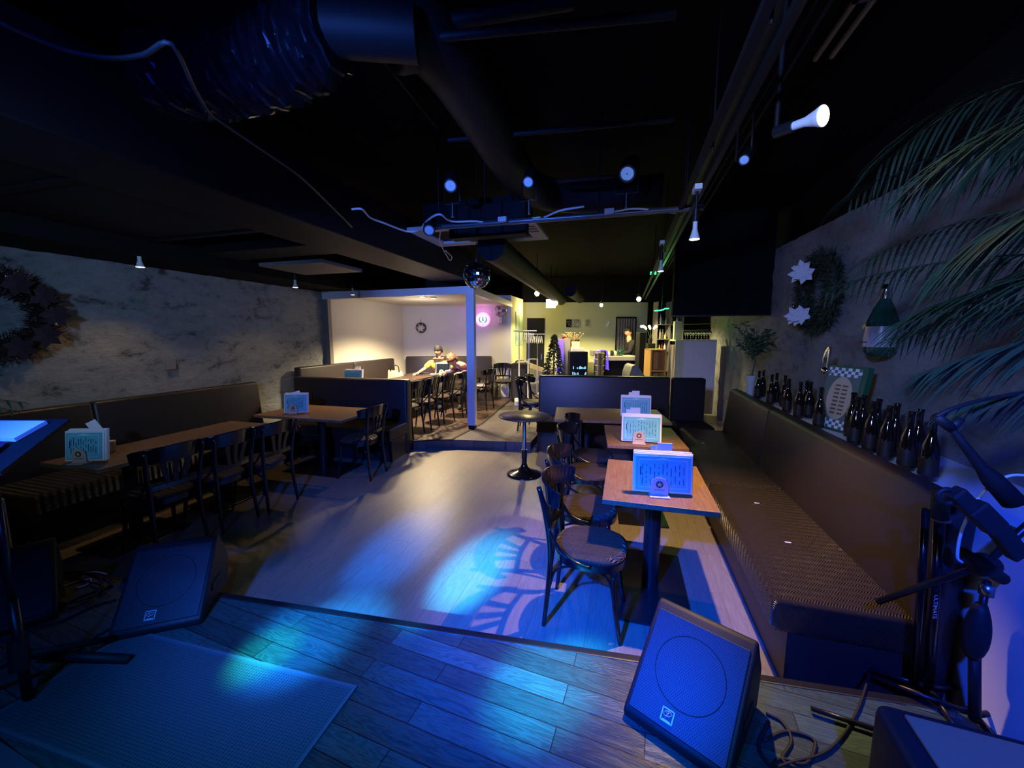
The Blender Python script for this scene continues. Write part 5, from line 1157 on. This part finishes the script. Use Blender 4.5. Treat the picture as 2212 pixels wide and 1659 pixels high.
# --- seated man in a yellow shirt
p=at(947,790,D=7.9+.35); sx,sy=p.x,p.y
mh=at(947,758,D=8.15); base=Vector((mh.x,mh.y,ZR)); hz=mh.z-ZR
rzm=R(10)
J=dict(pel=(0,.10,.56),bel=(0,.08,.72),che=(0,.03,hz-.32),nek=(0,.0,hz-.15),hed=(0,-.005,hz-.09),shL=(.18,.03,hz-.24),elL=(.28,.02,.80),wrL=(.20,-.20,.755),shR=(-.18,.03,hz-.24),elR=(-.27,-.10,.84),wrR=(-.34,-.34,.765),hdR=(-.3,-1,-.05),hdL=(-.2,-1,0),
 hiL=(.10,.06,.52),hiR=(-.10,.06,.52),knL=(.13,-.34,.52),knR=(-.13,-.34,.52),anL=(.13,-.36,.10),anR=(-.13,-.36,.10),to=(0,-.14,-.04))
HT=Matrix.Translation((0,-.01,hz))@Matrix.Rotation(R(14),4,'X')@Matrix.Rotation(R(-12),4,'Z')
t,V=person('seated man in a yellow open shirt over a dark top at the alcove table',base,rzm,J,HT)
t.children[0]['label']='bearded man with one hand forward on the table'
garment(t,'yellow_shirt',V,['col','bel','che','shL','elL','shR','elR'],[('che','bel'),('che','col'),('che','shL'),('shL','elL'),('che','shR'),('shR','elR')],.024,M_yel)
garment(t,'shoes',V,['anL','toL'],[('anL','toL')],.012,M_blackc); garment(t,'shoes',V,['anR','toR'],[('anR','toR')],.012,M_blackc)
garment(t,'trousers',V,['pel','hiL','knL','anL','hiR','knR','anR'],[('pel','hiL'),('hiL','knL'),('knL','anL'),('pel','hiR'),('hiR','knR'),('knR','anR')],.014,M_blackc)
MB().prism([(-.05,0),(.055,0),(.04,.24),(-.035,.24)],-.006,.006,Matrix.Translation((0,-.118,.80))@Matrix.Rotation(R(-4),4,'X')@XZ).build('dark_undershirt',M_blackc,t,bevel=.003)
hair_cap(t,HT,M_hair,1.17,-.30,.24,.012)
mb=MB(); mb.ball((0,0,0),.03,12,8,m=HT@Matrix.Translation((0,-.070,-.092))@Matrix.Diagonal((1.1,.8,.8,1))); mb.ball((0,0,0),.02,10,6,m=HT@Matrix.Translation((0,-.088,-.042))@Matrix.Diagonal((1.1,.4,.25,1))); mb.build('beard',M_hair,t)
# --- woman leaning on the table
wh=at(978,779,D=7.95); base=Vector((wh.x+.16,wh.y+.12,ZR)); h=Vector((wh.x,wh.y,wh.z))-base
J=dict(pel=(.12,.22,.54),bel=(.12,.14,.68),che=(.06,.04,.84),nek=(.0,h.y+.02,h.z-.07),hed=(h.x+.03,h.y,h.z-.03),shL=(.22,.02,.86),elL=(.26,-.12,.765),wrL=(.04,-.26,.775),shR=(-.08,.0,.87),elR=(-.20,-.13,.77),wrR=(-.32,-.24,.77),hdL=(-1,-.3,0),hdR=(-1,-.4,0),
 hiL=(.20,.16,.52),hiR=(.04,.16,.52),knL=(.24,-.22,.52),knR=(.02,-.22,.52),anL=(.24,-.24,.10),anR=(.02,-.24,.10),to=(0,-.14,-.04))
HT=Matrix.Translation(h)@Matrix.Rotation(R(-28),4,'Y')@Matrix.Rotation(R(22),4,'X')@Matrix.Rotation(R(-22),4,'Z')
t,V=person('person with curly brown hair in a flowered top leaning on the alcove table',base,R(8),J,HT)
M_flower=mat('flower_cloth',(.6,.5,.45),.85); nt=M_flower.node_tree; vo=N(nt,'ShaderNodeTexVoronoi'); vo.inputs['Scale'].default_value=16; tc=N(nt,'ShaderNodeTexCoord'); nt.links.new(tc.outputs['Object'],vo.inputs['Vector']); sc_=N(nt,'ShaderNodeSeparateColor'); nt.links.new(vo.outputs['Color'],sc_.inputs[0]); rp=ramp(nt,[(.0,(.05,.03,.05)),(.42,(.05,.03,.06)),(.45,(.6,.5,.45)),(.75,(.65,.55,.5)),(.80,(.55,.10,.04)),(1,(.6,.2,.05))]); nt.links.new(sc_.outputs[0],rp.inputs['Fac']); nt.links.new(rp.outputs[0],nt.nodes['Principled BSDF'].inputs['Base Color'])
garment(t,'flowered_top',V,['col','bel','che','shL','elL','wrL','shR','elR','wrR'],[('che','bel'),('che','col'),('che','shL'),('shL','elL'),('elL','wrL'),('che','shR'),('shR','elR'),('elR','wrR')],.026,M_flower)
garment(t,'shoes',V,['anL','toL'],[('anL','toL')],.012,M_blackc); garment(t,'shoes',V,['anR','toR'],[('anR','toR')],.012,M_blackc)
garment(t,'trousers',V,['pel','hiL','knL','anL','hiR','knR','anR'],[('pel','hiL'),('hiL','knL'),('knL','anL'),('pel','hiR'),('hiR','knR'),('knR','anR')],.014,M_blackc)
hair_cap(t,HT,M_hairb,1.34,-.75,.20,.01,curly=.45)
# --- bartender behind the counter
bh=at(1357,717,D=10.35); base=Vector((bh.x,bh.y,ZR)); hz=bh.z-ZR
J=dict(pel=(.10,.0,.92),bel=(.09,.0,1.06),che=(.06,0,hz-.31),nek=(.02,0,hz-.13),hed=(.01,0,hz-.07),shL=(.06,.17,hz-.23),elL=(.02,.22,1.10),wrL=(-.18,.10,1.05),shR=(.05,-.17,hz-.23),elR=(.0,-.22,1.10),wrR=(-.20,-.12,1.04),hdL=(-1,0,-.2),hdR=(-1,.1,-.2),
 hiL=(.10,.09,.88),hiR=(.10,-.09,.88),knL=(.10,.11,.50),knR=(.10,-.11,.50),anL=(.11,.12,.09),anR=(.11,-.12,.09),to=(-.13,0,-.04))
HT=Matrix.Translation((0,0,hz))@Matrix.Rotation(R(-80),4,'Z')@Matrix.Rotation(R(24),4,'X')
t,V=person('bartender in a black jacket looking down behind the bar counter',base,YAW,J,HT)
garment(t,'black_jacket',V,['col','pel','bel','che','shL','elL','wrL','shR','elR','wrR'],[('che','bel'),('che','col'),('bel','pel'),('che','shL'),('shL','elL'),('elL','wrL'),('che','shR'),('shR','elR'),('elR','wrR')],.024,M_blackc)
garment(t,'trousers',V,['hiL','knL','anL'],[('hiL','knL'),('knL','anL')],.018,M_blackc); garment(t,'trousers',V,['hiR','knR','anR'],[('hiR','knR'),('knR','anR')],.018,M_blackc)
hair_cap(t,HT,M_hair,1.10,-.15,.38)
# things on the alcove table and bench
tz=.852
p=at(1000,800,Z=tz); 
for i,(px,py,l) in enumerate([(998,803,'short glass with dark drink beside the woman'),(982,799,'small glass near the menu on the alcove table')]):
    p=at(px,py,Z=tz); p.y=min(p.y,7.65); o=MB().lathe([(.03,0),(.036,.10),(.033,.10),(.028,.01),(.0001,.008)],16).build('drink_glass',M_glass,loc=p); tag(o,l,'glass','glasses on the alcove table')
p=at(905,800,Z=tz); o=MB().lathe([(.05,0),(.10,.012),(.095,.016),(.04,.006)],24).build('dark_plate',M_matte,loc=(-4.2,7.35,tz)); tag(o,'dark round dish left of the seated man','plate')
o=MB().box(-.05,.05,-.03,.03,0,.015).build('napkin',M_paper,loc=(-3.83,7.27,tz)); tag(o,'folded white napkin near the hand of the man','napkin')
p=at(875,800,X=-4.35); t=thing('tote_bag',(-4.48,6.9,.60),R(20),'beige tote bag on the side bench left of the seated man','bag')
mb=MB(); mb.add([(-.17,-.08,0),(.17,-.08,0),(.17,.08,0),(-.17,.08,0),(-.15,-.03,.36),(.13,-.03,.33),(.13,.04,.33),(-.15,.04,.36)],[(3,2,1,0),(0,1,5,4),(1,2,6,5),(2,3,7,6),(3,0,4,7),(4,5,6,7)]); mb.build('bag_body',mat('beige_canvas',(.52,.45,.33),.8),t,bevel=.02,seg=3)
MB().tube(smoothpath([(-.09,-.03,.34),(-.05,-.05,.45),(.06,-.05,.44),(.08,-.03,.32)],5),.01,6).build('strap',M_blackc,t)
o=MB().box(-.18,.18,-.18,.18,0,.05).build('seat_cushion',mat('pinkish_cushion',(.30,.22,.25),.8),loc=(-2.86,7.5,ZR+.478),bevel=.02,seg=3); tag(o,'flat pinkish cushion on the chair right of the post','cushion')
o=None
